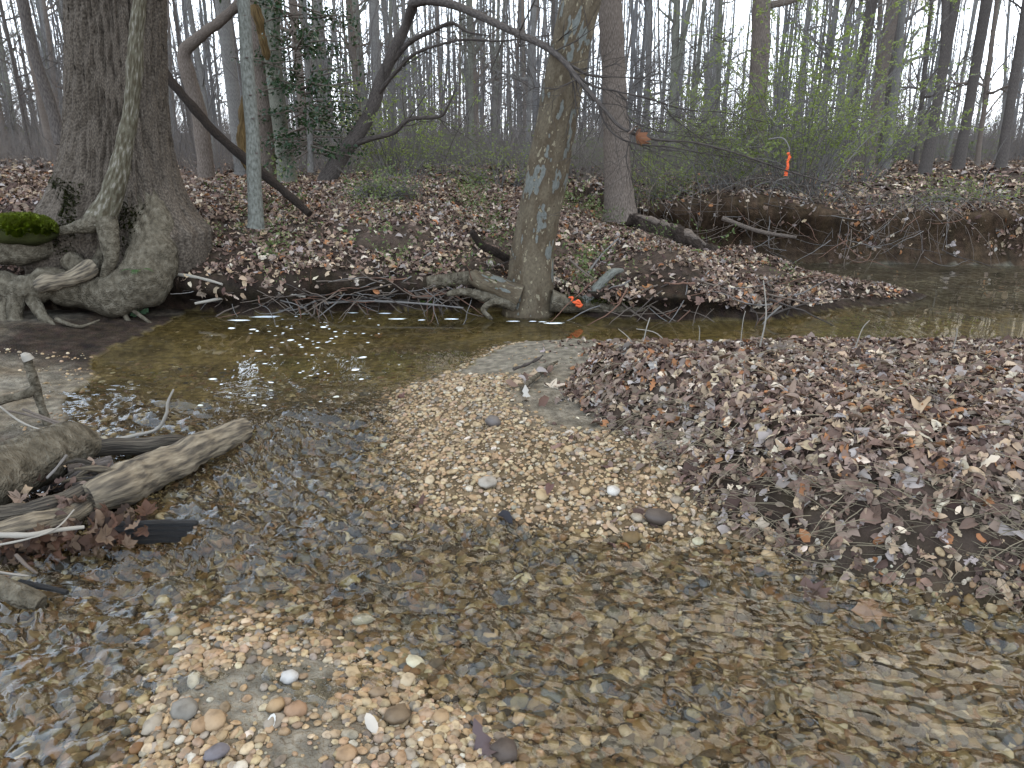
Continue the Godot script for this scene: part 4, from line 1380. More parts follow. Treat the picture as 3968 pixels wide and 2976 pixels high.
func arching_tree() -> void:
	var foot := Vector3(-2.58, 0.93, -10.60)
	var t := thing("arching_tree", "dark tree leaning right, its long limb arching across the top over the stream", "tree", foot)
	obj("trunk", limb([[foot, 0.1312], [Vector3(-2.34, 1.27, -10.55), 0.1066], [Vector3(-2.06, 1.59, -10.50), 0.0984], [Vector3(-1.86, 1.88, -10.45), 0.0902], [Vector3(-1.68, 2.28, -10.40), 0.0820], [Vector3(-1.46, 2.65, -10.30), 0.0697], [Vector3(-1.31, 2.88, -10.20), 0.0615], [Vector3(-1.20, 3.07, -10.00), 0.0615]], 6, 13, 0.02, 5.0, foot), mats.bark_dark, t)
	var limbs := [
		[[Vector3(-1.20, 3.07, -10.00), 0.0535], [Vector3(-0.95, 3.04, -9.60), 0.0499], [Vector3(-0.61, 2.89, -9.00), 0.0442], [Vector3(-0.26, 2.65, -8.20), 0.0385], [Vector3(0.02, 2.44, -7.50), 0.0328], [Vector3(0.25, 2.27, -6.90), 0.0285], [Vector3(0.41, 2.11, -6.50), 0.0243], [Vector3(0.53, 1.94, -6.30), 0.0192], [Vector3(0.68, 1.77, -6.15), 0.0164], [Vector3(0.85, 1.58, -6.00), 0.0129], [Vector3(1.10, 1.50, -5.90), 0.0093], [Vector3(1.38, 1.48, -5.90), 0.0078], [Vector3(1.71, 1.40, -5.90), 0.0071], [Vector3(2.14, 1.27, -6.00), 0.0057], [Vector3(2.52, 1.17, -6.10), 0.0043], [Vector3(2.88, 1.04, -6.20), 0.0022]],
		[[Vector3(0.41, 2.11, -6.50), 0.0143], [Vector3(0.59, 2.00, -6.40), 0.0100], [Vector3(0.71, 1.97, -6.30), 0.0071], [Vector3(0.84, 1.96, -6.20), 0.0043], [Vector3(1.11, 1.93, -6.10), 0.0022]],
		[[Vector3(0.47, 2.03, -6.40), 0.0143], [Vector3(0.62, 1.91, -6.30), 0.0107], [Vector3(0.81, 1.86, -6.20), 0.0085], [Vector3(1.05, 1.80, -6.10), 0.0064], [Vector3(1.34, 1.72, -6.10), 0.0050], [Vector3(1.63, 1.70, -6.10), 0.0036], [Vector3(1.96, 1.63, -6.10), 0.0022]],
		[[Vector3(0.66, 1.78, -6.15), 0.0100], [Vector3(0.73, 1.61, -6.10), 0.0085], [Vector3(0.83, 1.51, -6.00), 0.0071], [Vector3(0.99, 1.46, -5.95), 0.0057], [Vector3(1.17, 1.45, -5.90), 0.0050], [Vector3(1.46, 1.40, -5.90), 0.0036], [Vector3(1.76, 1.36, -5.95), 0.0022]],
		[[Vector3(0.90, 1.49, -5.98), 0.0057], [Vector3(0.88, 1.35, -5.95), 0.0043], [Vector3(0.92, 1.24, -5.95), 0.0029], [Vector3(0.95, 1.14, -5.95), 0.0014]],
		[[Vector3(0.81, 1.86, -6.20), 0.0057], [Vector3(0.89, 1.79, -6.15), 0.0050], [Vector3(0.90, 1.68, -6.10), 0.0043], [Vector3(1.00, 1.60, -6.05), 0.0036], [Vector3(1.22, 1.54, -6.00), 0.0029], [Vector3(1.55, 1.50, -6.00), 0.0014]],
		[[Vector3(0.51, 1.95, -6.30), 0.0064], [Vector3(0.42, 1.91, -6.30), 0.0057], [Vector3(0.33, 1.88, -6.30), 0.0050], [Vector3(0.18, 1.89, -6.30), 0.0029], [Vector3(0.05, 1.80, -6.30), 0.0014]],
		[[Vector3(0.18, 1.89, -6.30), 0.0036], [Vector3(0.16, 1.97, -6.30), 0.0029], [Vector3(0.12, 2.04, -6.30), 0.0014]],
		[[Vector3(0.94, 1.89, -6.15), 0.0043], [Vector3(1.14, 2.04, -6.10), 0.0036], [Vector3(1.44, 2.20, -6.10), 0.0022], [Vector3(1.64, 2.29, -6.10), 0.0014]],
		[[Vector3(1.18, 1.71, -6.10), 0.0029], [Vector3(1.34, 1.59, -6.05), 0.0029], [Vector3(1.63, 1.40, -6.00), 0.0022], [Vector3(1.89, 1.33, -6.00), 0.0014]],
		[[Vector3(-1.63, 2.36, -10.40), 0.0392], [Vector3(-1.32, 2.64, -10.20), 0.0321], [Vector3(-0.96, 2.76, -9.90), 0.0271], [Vector3(-0.71, 2.80, -9.60), 0.0214], [Vector3(-0.51, 2.67, -9.30), 0.0143], [Vector3(-0.24, 2.59, -9.00), 0.0071]],
		[[Vector3(-1.77, 2.05, -10.40), 0.0321], [Vector3(-1.51, 2.29, -10.20), 0.0257], [Vector3(-1.24, 2.49, -10.00), 0.0214], [Vector3(-0.96, 2.57, -9.80), 0.0178], [Vector3(-0.57, 2.61, -9.50), 0.0143], [Vector3(-0.14, 2.55, -9.10), 0.0100], [Vector3(0.41, 2.55, -8.60), 0.0043]],
		[[Vector3(-2.18, 1.42, -10.50), 0.0428], [Vector3(-1.89, 1.51, -10.40), 0.0357], [Vector3(-1.56, 1.59, -10.30), 0.0321], [Vector3(-1.33, 1.75, -10.20), 0.0285], [Vector3(-0.93, 1.78, -10.10), 0.0200], [Vector3(-0.81, 1.91, -10.00), 0.0143], [Vector3(-0.70, 2.11, -10.00), 0.0057]],
		[[Vector3(-0.11, 2.54, -9.10), 0.0071], [Vector3(-0.24, 2.26, -9.20), 0.0057], [Vector3(-0.42, 1.98, -9.40), 0.0043], [Vector3(-0.69, 1.56, -9.60), 0.0036], [Vector3(-0.86, 1.23, -9.80), 0.0029]],
	]
	for r in limbs:
		obj("limb", limb(r, 5, 9, 0.004, 14.0, foot), mats.twig_dark, t)
	var twigs := MB.new()
	for r in limbs:
		for i in range(1, r.size()):
			if r[i][1] > 0.03:
				continue
			for k in 3:
				var a: Vector3 = r[i - 1][0].lerp(r[i][0], rng.randf()) - foot
				var d: Vector3 = (r[i][0] - r[i - 1][0]).normalized()
				ramify(twigs, a, d + Vector3(rng.randf_range(-0.9, 0.9), rng.randf_range(-0.9, 0.9), rng.randf_range(-0.9, 0.9)), rng.randf_range(0.25, 0.8), maxf(0.0022, r[i][1] * 0.35), 1, 3, 0.2)
	obj("twigs", twigs.commit(), mats.twig_dark, t).set_meta("kind", "stuff")
	# the one big leaf still caught in the limb, and small ones
	var hung := thing("hanging_leaf", "large curled brown leaf caught on the arching limb", "leaf", Vector3(0.94, 1.54, -5.92))
	var blade := obj("blade", leaf_meshes[7], tinted(mats.leaf, Color(0.25, 0.11, 0.06)), hung)
	blade.transform = Transform3D(Basis.from_euler(Vector3(0.5, 0.4, -1.35)).scaled(Vector3(0.15, 0.15, 0.1)), Vector3(0, -0.03, 0))
	var roof := obj("folded_blade", leaf_meshes[3], tinted(mats.leaf, Color(0.16, 0.12, 0.1)), hung)
	roof.transform = Transform3D(Basis.from_euler(Vector3(-0.5, 0.3, 0.55)).scaled(Vector3(0.13, 0.13, 0.13)), Vector3(-0.03, 0.035, 0))

# ---------- shrubs, roots and fallen wood ----------
func shrub(called: String, label: String, at: Vector3, tall: float, wide: float, stems: int, leaves: int, tone: Color, sd_: int, group := "") -> void:
	rng.seed = sd_
	var foot := Vector3(at.x, ground_y(at.x, at.z), at.z)
	var t := thing(called, label, "shrub", foot, group)
	var wood := MB.new()
	var mb := MB.new()
	for i in stems:
		var a := rng.randf() * TAU
		var out := rng.randf_range(0.15, 1.0)
		var base := Vector3(cos(a), 0, sin(a) * 0.6) * wide * 0.16 * rng.randf() + Vector3(0, -0.08, 0)
		var l := tall * rng.randf_range(0.7, 1.25)
		var w := wander(base, Vector3(cos(a) * out * wide / tall * 0.6, 1.0, sin(a) * out * 0.5), l, rng.randf_range(0.006, 0.013), 0.002, 8, 0.13, -0.03 - 0.13 * rng.randf())
		wood.tube(w[0], w[1], 4, null, 0.0, false)
		for k in 9:
			var j := rng.randi_range(2, 7)
			var p: Vector3 = w[0][j].lerp(w[0][j + 1], rng.randf())
			var d := Vector3(rng.randf_range(-1, 1), rng.randf_range(-0.3, 0.7), rng.randf_range(-1, 1)).normalized()
			var s := wander(p, d, rng.randf_range(0.15, 0.45), 0.004, 0.0015, 4, 0.2, 0.0)
			wood.tube(s[0], s[1], 3, null, 0.0, false)
			for m in int(leaves / (stems * 9.0)):
				var e := rng.randi_range(0, 3)
				var q: Vector3 = s[0][e].lerp(s[0][e + 1], rng.randf()) + Vector3(rng.randf_range(-1, 1), rng.randf_range(-1, 1), rng.randf_range(-1, 1)) * 0.013
				leaf_into(mb, q, rng.randf_range(0.012, 0.024))
	obj("stems", wood.commit(), mats.twig_grey, t)
	obj("leaves", mb.commit(), tinted(mats.green_leaf, tone), t)

func make_shrubs() -> void:
	var fresh := Color(0.19, 0.23, 0.07)
	var dull := Color(0.15, 0.175, 0.062)
	shrub("green_shrub", "largest shrub in first green leaf, on the right bank behind the orange tape", Vector3(3.91, 0.79, -10.40), 2.6, 2.7, 60, 10000, fresh, 401)
	shrub("green_shrub", "low green shrub at the foot of the stout trunk, left of the orange tape", Vector3(2.84, 0.76, -10.30), 1.4, 2.0, 40, 4800, dull, 402)
	shrub("green_shrub", "thin greenish shrub at the right end of the far bank", Vector3(6.17, 0.72, -10.40), 0.4, 2.2, 26, 1800, dull, 403)
	shrub("green_shrub", "airy yellow-green shrub behind the gap right of the orange ribbon", Vector3(5.66, 0.80, -12.40), 1.9, 2.4, 34, 4200, fresh, 408)
	shrub("green_shrub", "airy green shrub behind the stout trunk's foot", Vector3(3.83, 0.77, -12.80), 1.7, 2.6, 36, 4600, fresh, 409)
	shrub("green_shrub", "pale green shrub behind the arching tree's lower branch", Vector3(-1.69, 1.04, -11.40), 1.6, 2.0, 34, 4000, fresh, 404)
	shrub("green_shrub", "low green tangle on the bank left of the leaning trunk", Vector3(-1.50, 0.78, -8.90), 0.36, 1.2, 34, 900, dull, 405)
	shrub("green_shrub", "low green shrub on the bank top behind the leaning trunk", Vector3(-0.17, 0.90, -10.60), 0.75, 2.0, 32, 1300, dull, 406)
	shrub("green_shrub", "thin green shrub between the grey tree and the leaning trunk", Vector3(1.97, 0.73, -10.30), 0.8, 1.2, 26, 2000, dull, 407)
	briars()
	tangle()

func briars() -> void:
	# arching bare canes spilling over the undercut bank
	var spots := [[Vector3(2.31, 0.33, -10.00), "grey briar canes spilling over the bank behind the fallen dark log", 60], [Vector3(3.12, 0.24, -9.80), "thick tangle of bare canes and roots left of the dark undercut", 70], [Vector3(5.76, 0.40, -9.40), "bare briar canes hanging over the undercut at far right", 60], [Vector3(4.09, 0.53, -9.90), "low brown briars on the lip above the dark undercut", 60], [Vector3(4.92, 0.50, -9.60), "twiggy briars on the lip right of the largest green shrub", 60]]
	for sp in spots:
		rng.seed = int(sp[0].x * 1000)
		var foot := Vector3(sp[0].x, ground_y(sp[0].x, sp[0].z - 0.5), sp[0].z - 0.4)
		var t := thing("briar", sp[1], "briar", foot, "briars on the right bank")
		for i in sp[2]:
			var from := Vector3(rng.randf_range(-0.7, 0.7), rng.randf_range(-0.1, 0.15), rng.randf_range(-0.3, 0.35))
			var w := wander(from, Vector3(rng.randf_range(-0.9, 0.9), rng.randf_range(0.1, 1.0), rng.randf_range(0.1, 1.0)), rng.randf_range(0.5, 1.25), rng.randf_range(0.003, 0.0075), 0.002, 9, 0.17, -0.2)
			var mb := MB.new()
			mb.tube(w[0], w[1], 4, null, 0.0, false)
			obj("cane", mb.commit(), [mats.twig_grey, mats.twig_brown, mats.twig_brown][i % 3], t)
		var few := MB.new()
		for i in 260:
			leaf_into(few, Vector3(rng.randf_range(-0.9, 0.9), rng.randf_range(-0.1, 0.45), rng.randf_range(-0.2, 0.5)), rng.randf_range(0.008, 0.018))
		obj("leaves", few.commit(), tinted(mats.green_leaf, Color(0.11, 0.15, 0.045)), t)

func tangle() -> void:
	# roots and drift twigs along the foot of the far bank
	var spots := [[-2.55, -1.75, -6.5, "root tangle at the waterline next to the huge tree", 70], [-1.75, -0.9, -6.62, "root and twig tangle at the waterline below the middle of the bank", 70], [-0.95, -0.15, -6.62, "drift twigs and roots at the waterline left of the leaning trunk", 60], [0.75, 1.6, -6.35, "twigs and roots hanging in the water right of the leaning trunk", 34], [1.5, 2.5, -6.3, "drift twigs at the waterline below the fallen dark log", 34], [2.6, 3.7, -9.35, "pale roots hanging in the dark undercut left of the far channel", 46], [3.8, 5.4, -8.85, "roots hanging down the dark undercut bank at far right", 40]]
	for sp in spots:
		rng.seed = int(sp[0] * 991) + 5000
		var mid: float = (sp[0] + sp[1]) / 2.0
		var t := thing("root_tangle", sp[3], "roots", Vector3(mid, 0.02, sp[2]), "root tangles along the far bank")
		var half: float = (sp[1] - sp[0]) / 2.0
		for i in sp[4]:
			var from := Vector3(rng.randf_range(-half, half), rng.randf_range(0.05, 0.32) * (2.4 if sp[2] < -8.0 else 1.0), rng.randf_range(-0.25, 0.0))
			var d := Vector3(rng.randf_range(-1.4, 1.4), rng.randf_range(-0.75, 0.12), rng.randf_range(0.0, 0.7))
			var w := wander(from, d, rng.randf_range(0.25, 0.75), rng.randf_range(0.004, 0.011) * (0.6 if sp[2] < -8.0 else 1.0), 0.0025, 7, 0.24, 0.015)
			for p in w[0].size():
				w[0][p].y = maxf(w[0][p].y, -0.03)
			var mb := MB.new()
			mb.tube(w[0], w[1], 5, null, 0.0, false)
			obj("root", mb.commit(), [mats.twig_brown, mats.twig_grey, mats.twig_brown, mats.twig_red, mats.twig_dark][i % 5], t)
	# loose sticks on the bank
	var sticks := [
		[[Vector3(-0.96, 0.27, -6.90), Vector3(-0.87, 0.41, -6.95), Vector3(-0.77, 0.48, -7.05)], 0.014, "thin grey stick leaning on the bank left of the sawn log", mats.twig_grey],
		[[Vector3(0.69, 0.35, -6.70), Vector3(0.83, 0.48, -6.90), Vector3(1.01, 0.61, -7.10)], 0.012, "straight stick lying uphill just right of the leaning trunk", mats.twig_grey],
		[[Vector3(0.52, 0.47, -6.70), Vector3(0.66, 0.36, -6.60), Vector3(0.84, 0.26, -6.50)], 0.01, "dark stick lying downhill right of the leaning trunk", mats.twig_brown],
		[[Vector3(-3.05, 0.36, -6.60), Vector3(-2.77, 0.34, -6.50), Vector3(-2.53, 0.30, -6.40)], 0.018, "pale branch reaching from the roots over the water at left", mats.twig_pale],
		[[Vector3(-2.79, 0.13, -6.40), Vector3(-2.48, 0.18, -6.45), Vector3(-2.17, 0.21, -6.50), Vector3(-1.84, 0.17, -6.50)], 0.014, "long pale drift branch along the bank foot at left", mats.twig_pale],
		[[Vector3(-1.69, 0.10, -6.55), Vector3(-1.31, 0.12, -6.55), Vector3(-0.85, 0.11, -6.50), Vector3(-0.43, 0.09, -6.40)], 0.012, "long thin drift branch at the waterline left of the sawn log", mats.twig_grey],
		[[Vector3(2.12, 0.03, -6.20), Vector3(2.42, 0.08, -6.40), Vector3(2.68, 0.09, -6.60)], 0.012, "dark stick at the water's edge on the leaf point", mats.twig_dark],
		[[Vector3(2.59, 0.58, -9.30), Vector3(3.03, 0.43, -9.20), Vector3(3.46, 0.37, -9.10)], 0.03, "brown dead limb lying behind the fallen dark log", mats.bark_brown],
	]
	for s in sticks:
		var rows := []
		for i in s[0].size():
			rows.append([s[0][i], s[1] * (1.0 - 0.5 * i / s[0].size())])
		tag(obj("stick", limb(rows, 5, 7, 0.006, 12.0), s[3]), s[2], "stick")
	# the fallen dark log on the right bank, rotten and broken at its low end
	var foot := Vector3(1.40, 0.61, -8.90)
	var t := thing("fallen_log", "rotten dark log fallen down the right bank and breaking up at its lower end", "log", foot)
	obj("bole", limb([[Vector3(1.40, 0.59, -8.90), 0.075], [Vector3(1.64, 0.53, -8.75), 0.1], [Vector3(1.94, 0.43, -8.60), 0.1], [Vector3(2.16, 0.32, -8.40), 0.075], [Vector3(2.33, 0.23, -8.20), 0.05]], 10, 16, 0.09, 8.0, foot), mats.bark_black, t)
	obj("bark_slab", limb([[Vector3(1.39, 0.65, -8.85), 0.03], [Vector3(1.68, 0.59, -8.70), 0.045], [Vector3(1.97, 0.49, -8.55), 0.04], [Vector3(2.20, 0.37, -8.35), 0.02]], 8, 9, 0.05, 12.0, foot), mats.bark_brown, t)
	for r in [[[Vector3(2.25, 0.26, -8.30), 0.04], [Vector3(2.42, 0.22, -8.00), 0.03], [Vector3(2.61, 0.19, -7.80), 0.02], [Vector3(2.70, 0.18, -7.70), 0.01]], [[Vector3(2.27, 0.24, -8.20), 0.03], [Vector3(2.36, 0.15, -7.95), 0.03], [Vector3(2.47, 0.11, -7.80), 0.015]], [[Vector3(2.25, 0.24, -8.20), 0.03], [Vector3(2.50, 0.25, -8.10), 0.025], [Vector3(2.67, 0.22, -8.00), 0.012]]]:
		obj("broken_piece", limb(r, 5, 8, 0.02, 10.0, foot), mats.wood_grey, t)

# ---------- the log jam at the left, and small things ----------
func make_jam() -> void:
	var logs := [
		["drift_log", "pale barkless log slanting out of the jam into the riffle", [[Vector3(-1.40, 0.05, -3.60), 0.068], [Vector3(-1.48, 0.06, -3.44), 0.078], [Vector3(-1.56, 0.06, -3.24), 0.083], [Vector3(-1.63, 0.07, -3.05), 0.088], [Vector3(-1.67, 0.08, -2.93), 0.100], [Vector3(-1.69, 0.10, -2.81), 0.083], [Vector3(-1.74, 0.10, -2.73), 0.059]], mats.wood_bare, 18, 0.02],
		["drift_log", "thick brown log at the left edge lying over the jam", [[Vector3(-2.03, 0.15, -3.23), 0.083], [Vector3(-2.03, 0.16, -3.13), 0.118], [Vector3(-2.06, 0.17, -3.01), 0.124], [Vector3(-2.10, 0.18, -2.84), 0.124], [Vector3(-2.13, 0.20, -2.57), 0.124]], mats.bark_root, 18, 0.02],
		["drift_log", "straight grey log floating behind the pale one", [[Vector3(-2.07, 0.06, -3.33), 0.040], [Vector3(-1.98, 0.06, -3.37), 0.047], [Vector3(-1.85, 0.04, -3.42), 0.047], [Vector3(-1.74, 0.04, -3.48), 0.040], [Vector3(-1.69, 0.02, -3.53), 0.029]], mats.wood_grey, 12, 0.01],
		["drift_log", "short dark log end between the thick and the pale log", [[Vector3(-1.94, 0.10, -2.95), 0.050], [Vector3(-1.88, 0.10, -2.99), 0.052], [Vector3(-1.80, 0.10, -3.05), 0.050]], mats.bark_dark, 12, 0.01],
		["drift_log", "crooked grey root log along the lower side of the jam", [[Vector3(-1.77, 0.12, -2.76), 0.035], [Vector3(-1.80, 0.12, -2.68), 0.042], [Vector3(-1.84, 0.13, -2.61), 0.042], [Vector3(-1.90, 0.13, -2.57), 0.035], [Vector3(-2.00, 0.14, -2.51), 0.035]], mats.wood_grey, 11, 0.02],
		["drift_log", "grey split log under the crooked root log", [[Vector3(-1.74, 0.08, -2.74), 0.035], [Vector3(-1.77, 0.08, -2.62), 0.050], [Vector3(-1.83, 0.09, -2.53), 0.050], [Vector3(-1.90, 0.10, -2.46), 0.041], [Vector3(-1.97, 0.10, -2.43), 0.035]], mats.wood_bare, 11, 0.02],
		["drift_log", "brown log end at the lower left corner of the jam", [[Vector3(-1.57, 0.03, -2.11), 0.026], [Vector3(-1.63, 0.05, -2.12), 0.033], [Vector3(-1.72, 0.07, -2.15), 0.035], [Vector3(-1.83, 0.09, -2.18), 0.035]], mats.bark_root, 11, 0.01],
	]
	for l in logs:
		tag(obj(l[0], limb(l[2], 7, l[4], l[5], 9.0), l[3]), l[1], "log", "logs of the jam")
	# splintered scar in the middle of the pale log
	var scar := thing("torn_root_plate", "torn grey root wood on the pale log's thick end", "stump", Vector3(-1.70, 0.12, -2.90))
	for i in 16:
		var a := rng.randf_range(-0.12, 0.1)
		var from := Vector3(a, rng.randf_range(-0.04, 0.05), rng.randf_range(-0.05, 0.06))
		obj("splinter", limb([[from, 0.014], [from + Vector3(-0.05, 0.025, 0.02), 0.013], [from + Vector3(-0.13, 0.02 * rng.randf_range(-1.5, 2), 0.06), 0.004]], 3, 6, 0.008, 20.0), [mats.wood_grey, mats.wood_bare, mats.bark_dark][i % 3], scar)
	# dark wet plank with ridged grain
	var plank := thing("wet_plank", "black wet split plank poking out of the jam over the riffle", "plank", Vector3(-1.47, 0.05, -2.56))
	for i in 4:
		var off := Vector3(0, 0.026 - 0.017 * i, 0.012 * i)
		obj("ridge", limb([[off + Vector3(-0.06, 0.01, 0.02), 0.014], [off + Vector3(0.08, 0.005, 0.0), 0.016], [off + Vector3(0.2 - 0.02 * i, 0, -0.015), 0.014], [off + Vector3(0.24 - 0.02 * i, -0.003, -0.02), 0.01]], 5, 7, 0.006, 22.0), mats.wood_wet, plank)
	# crooked pale branch standing out of the jam
	var t := thing("crooked_branch", "thin pale crooked branch rising out of the jam above the pool", "branch", Vector3(-2.23, -0.08, -3.62))
	obj("stem", limb([[Vector3(-2.15, -0.03, -3.50), 0.013], [Vector3(-2.09, 0.01, -3.55), 0.012], [Vector3(-1.98, 0.03, -3.58), 0.0105], [Vector3(-1.86, 0.06, -3.60), 0.009], [Vector3(-1.80, 0.14, -3.60), 0.008], [Vector3(-1.78, 0.21, -3.60), 0.007], [Vector3(-1.74, 0.28, -3.60), 0.004]], 6, 8, 0.003, 25.0, t.position), mats.twig_pale, t)
	for r in [[Vector3(-1.93, 0.04, -3.59), Vector3(-1.93, 0.06, -3.59), Vector3(-1.93, 0.07, -3.59)], [Vector3(-2.08, 0.01, -3.55), Vector3(-2.01, -0.02, -3.50), Vector3(-1.97, -0.06, -3.45)], [Vector3(-1.80, 0.14, -3.60), Vector3(-1.79, 0.15, -3.60), Vector3(-1.78, 0.16, -3.60)]]:
		obj("twig", limb([[r[0], 0.006], [r[1], 0.004], [r[2], 0.002]], 4, 6, 0.0, 1.0, t.position), mats.twig_pale, t)
	t = thing("forked_snag", "upright broken branch with a pale tip on the muddy beach at left", "branch", Vector3(-2.43, 0.05, -3.61))
	obj("stem", limb([[Vector3(-2.53, -0.05, -3.75), 0.018], [Vector3(-2.55, 0.05, -3.78), 0.02], [Vector3(-2.58, 0.14, -3.80), 0.021], [Vector3(-2.58, 0.22, -3.80), 0.025], [Vector3(-2.59, 0.31, -3.80), 0.023], [Vector3(-2.60, 0.40, -3.80), 0.022]], 6, 11, 0.008, 18.0, t.position), mats.bark_root, t)
	obj("side_branch", limb([[Vector3(-2.58, 0.22, -3.80), 0.026], [Vector3(-2.61, 0.20, -3.78), 0.025], [Vector3(-2.65, 0.19, -3.75), 0.022], [Vector3(-2.72, 0.18, -3.70), 0.022], [Vector3(-2.79, 0.15, -3.65), 0.022]], 5, 10, 0.006, 18.0, t.position), mats.bark_root, t)
	obj("broken_tip", limb([[Vector3(-2.58, 0.38, -3.79), 0.0285], [Vector3(-2.59, 0.41, -3.79), 0.026], [Vector3(-2.59, 0.42, -3.79), 0.012]], 3, 10, 0.006, 30.0, t.position), mats.twig_pale, t)
	var poles := [
		[[Vector3(-2.67, 0.10, -3.79), Vector3(-2.31, 0.12, -3.53), Vector3(-2.01, 0.09, -3.38)], 0.0075, "thin straight twig running from the snag to the thick log", mats.twig_brown],
		[[Vector3(-2.77, 0.08, -3.82), Vector3(-2.46, 0.11, -3.62), Vector3(-2.19, 0.10, -3.45)], 0.007, "thin twig just below the straight one on the beach", mats.twig_brown],
		[[Vector3(-2.85, 0.12, -3.84), Vector3(-2.56, 0.10, -3.60), Vector3(-2.37, 0.08, -3.51)], 0.006, "pale twig crossing the beach from the left edge", mats.twig_pale],
		[[Vector3(-1.83, 0.17, -2.32), Vector3(-1.70, 0.18, -2.30), Vector3(-1.64, 0.17, -2.35), Vector3(-1.57, 0.15, -2.41)], 0.011, "pale bent stick lying across the front of the jam", mats.twig_pale],
		[[Vector3(-1.81, 0.15, -2.28), Vector3(-1.70, 0.17, -2.29), Vector3(-1.63, 0.18, -2.35), Vector3(-1.62, 0.20, -2.45)], 0.004, "fine pale twig crossing the bent stick in the jam", mats.twig_pale],
		[[Vector3(-1.76, 0.10, -2.30), Vector3(-1.70, 0.08, -2.26), Vector3(-1.67, 0.05, -2.26)], 0.008, "short dark curved stick at the low end of the jam", mats.twig_brown],
		[[Vector3(-1.77, 0.08, -2.22), Vector3(-1.71, 0.07, -2.22), Vector3(-1.68, 0.06, -2.23)], 0.006, "straight stub of twig pointing at the water in the jam", mats.twig_pale],
		[[Vector3(-1.71, 0.04, -2.22), Vector3(-1.63, 0.03, -2.21), Vector3(-1.53, 0.02, -2.19)], 0.013, "flat dark stick at the water's edge below the jam", mats.wood_wet],
		[[Vector3(-1.93, 0.20, -2.94), Vector3(-1.90, 0.20, -2.82), Vector3(-1.91, 0.18, -2.76)], 0.007, "crooked twig lying down the face of the thick log", mats.twig_grey],
		[[Vector3(-1.98, 0.12, -3.12), Vector3(-1.96, 0.14, -3.00), Vector3(-1.95, 0.14, -2.94)], 0.008, "grey stub twig between the thick log and the leaves", mats.twig_grey],
	]
	for s in poles:
		var rows := []
		for i in s[0].size():
			rows.append([s[0][i], s[1] * (1.0 - 0.45 * i / s[0].size())])
		tag(obj("stick", limb(rows, 6, 7, 0.003, 20.0), s[3]), s[2], "stick")
	# leaves caught in the jam
	var caught := thing("leaf_pack", "pack of wet red-brown leaves caught under the plank and logs", "leaves", Vector3(-1.57, 0.06, -2.57))
	var tones := [tinted(mats.leaf, Color(0.1, 0.05, 0.032)), tinted(mats.leaf, Color(0.065, 0.036, 0.025)), tinted(mats.leaf, Color(0.16, 0.105, 0.07)), tinted(mats.leaf, Color(0.04, 0.025, 0.019))]
	for i in 190:
		var lf := obj("leaf", leaf_meshes[[2, 3, 6, 8, 9, 4, 7][rng.randi() % 7]], tones[rng.randi() % 4], caught)
		var u := rng.randf()
		lf.transform = stand(Vector3(lerpf(0.13, -0.36, u) + rng.randf_range(-0.05, 0.05), rng.randf_range(-0.05, 0.075) - 0.02 * u, rng.randf_range(-0.05, 0.1) + 0.12 * u), Vector3(0, 0.6, 0.8), rng.randf_range(0.035, 0.075), 0.8)
	var top := thing("leaf_pack", "brown leaves lodged on top of the jam between the logs", "leaves", Vector3(-1.87, 0.13, -2.83))
	for i in 110:
		var lf := obj("leaf", leaf_meshes[[2, 3, 6, 8, 9, 4, 7][rng.randi() % 7]], leaf_mats[[0, 7, 5, 1, 2, 7][rng.randi() % 6]], top)
		lf.transform = stand(Vector3(rng.randf_range(-0.32, 0.16), rng.randf_range(-0.05, 0.04), rng.randf_range(-0.15, 0.28)), Vector3(0, 1, 0.3), rng.randf_range(0.035, 0.07), 0.8)

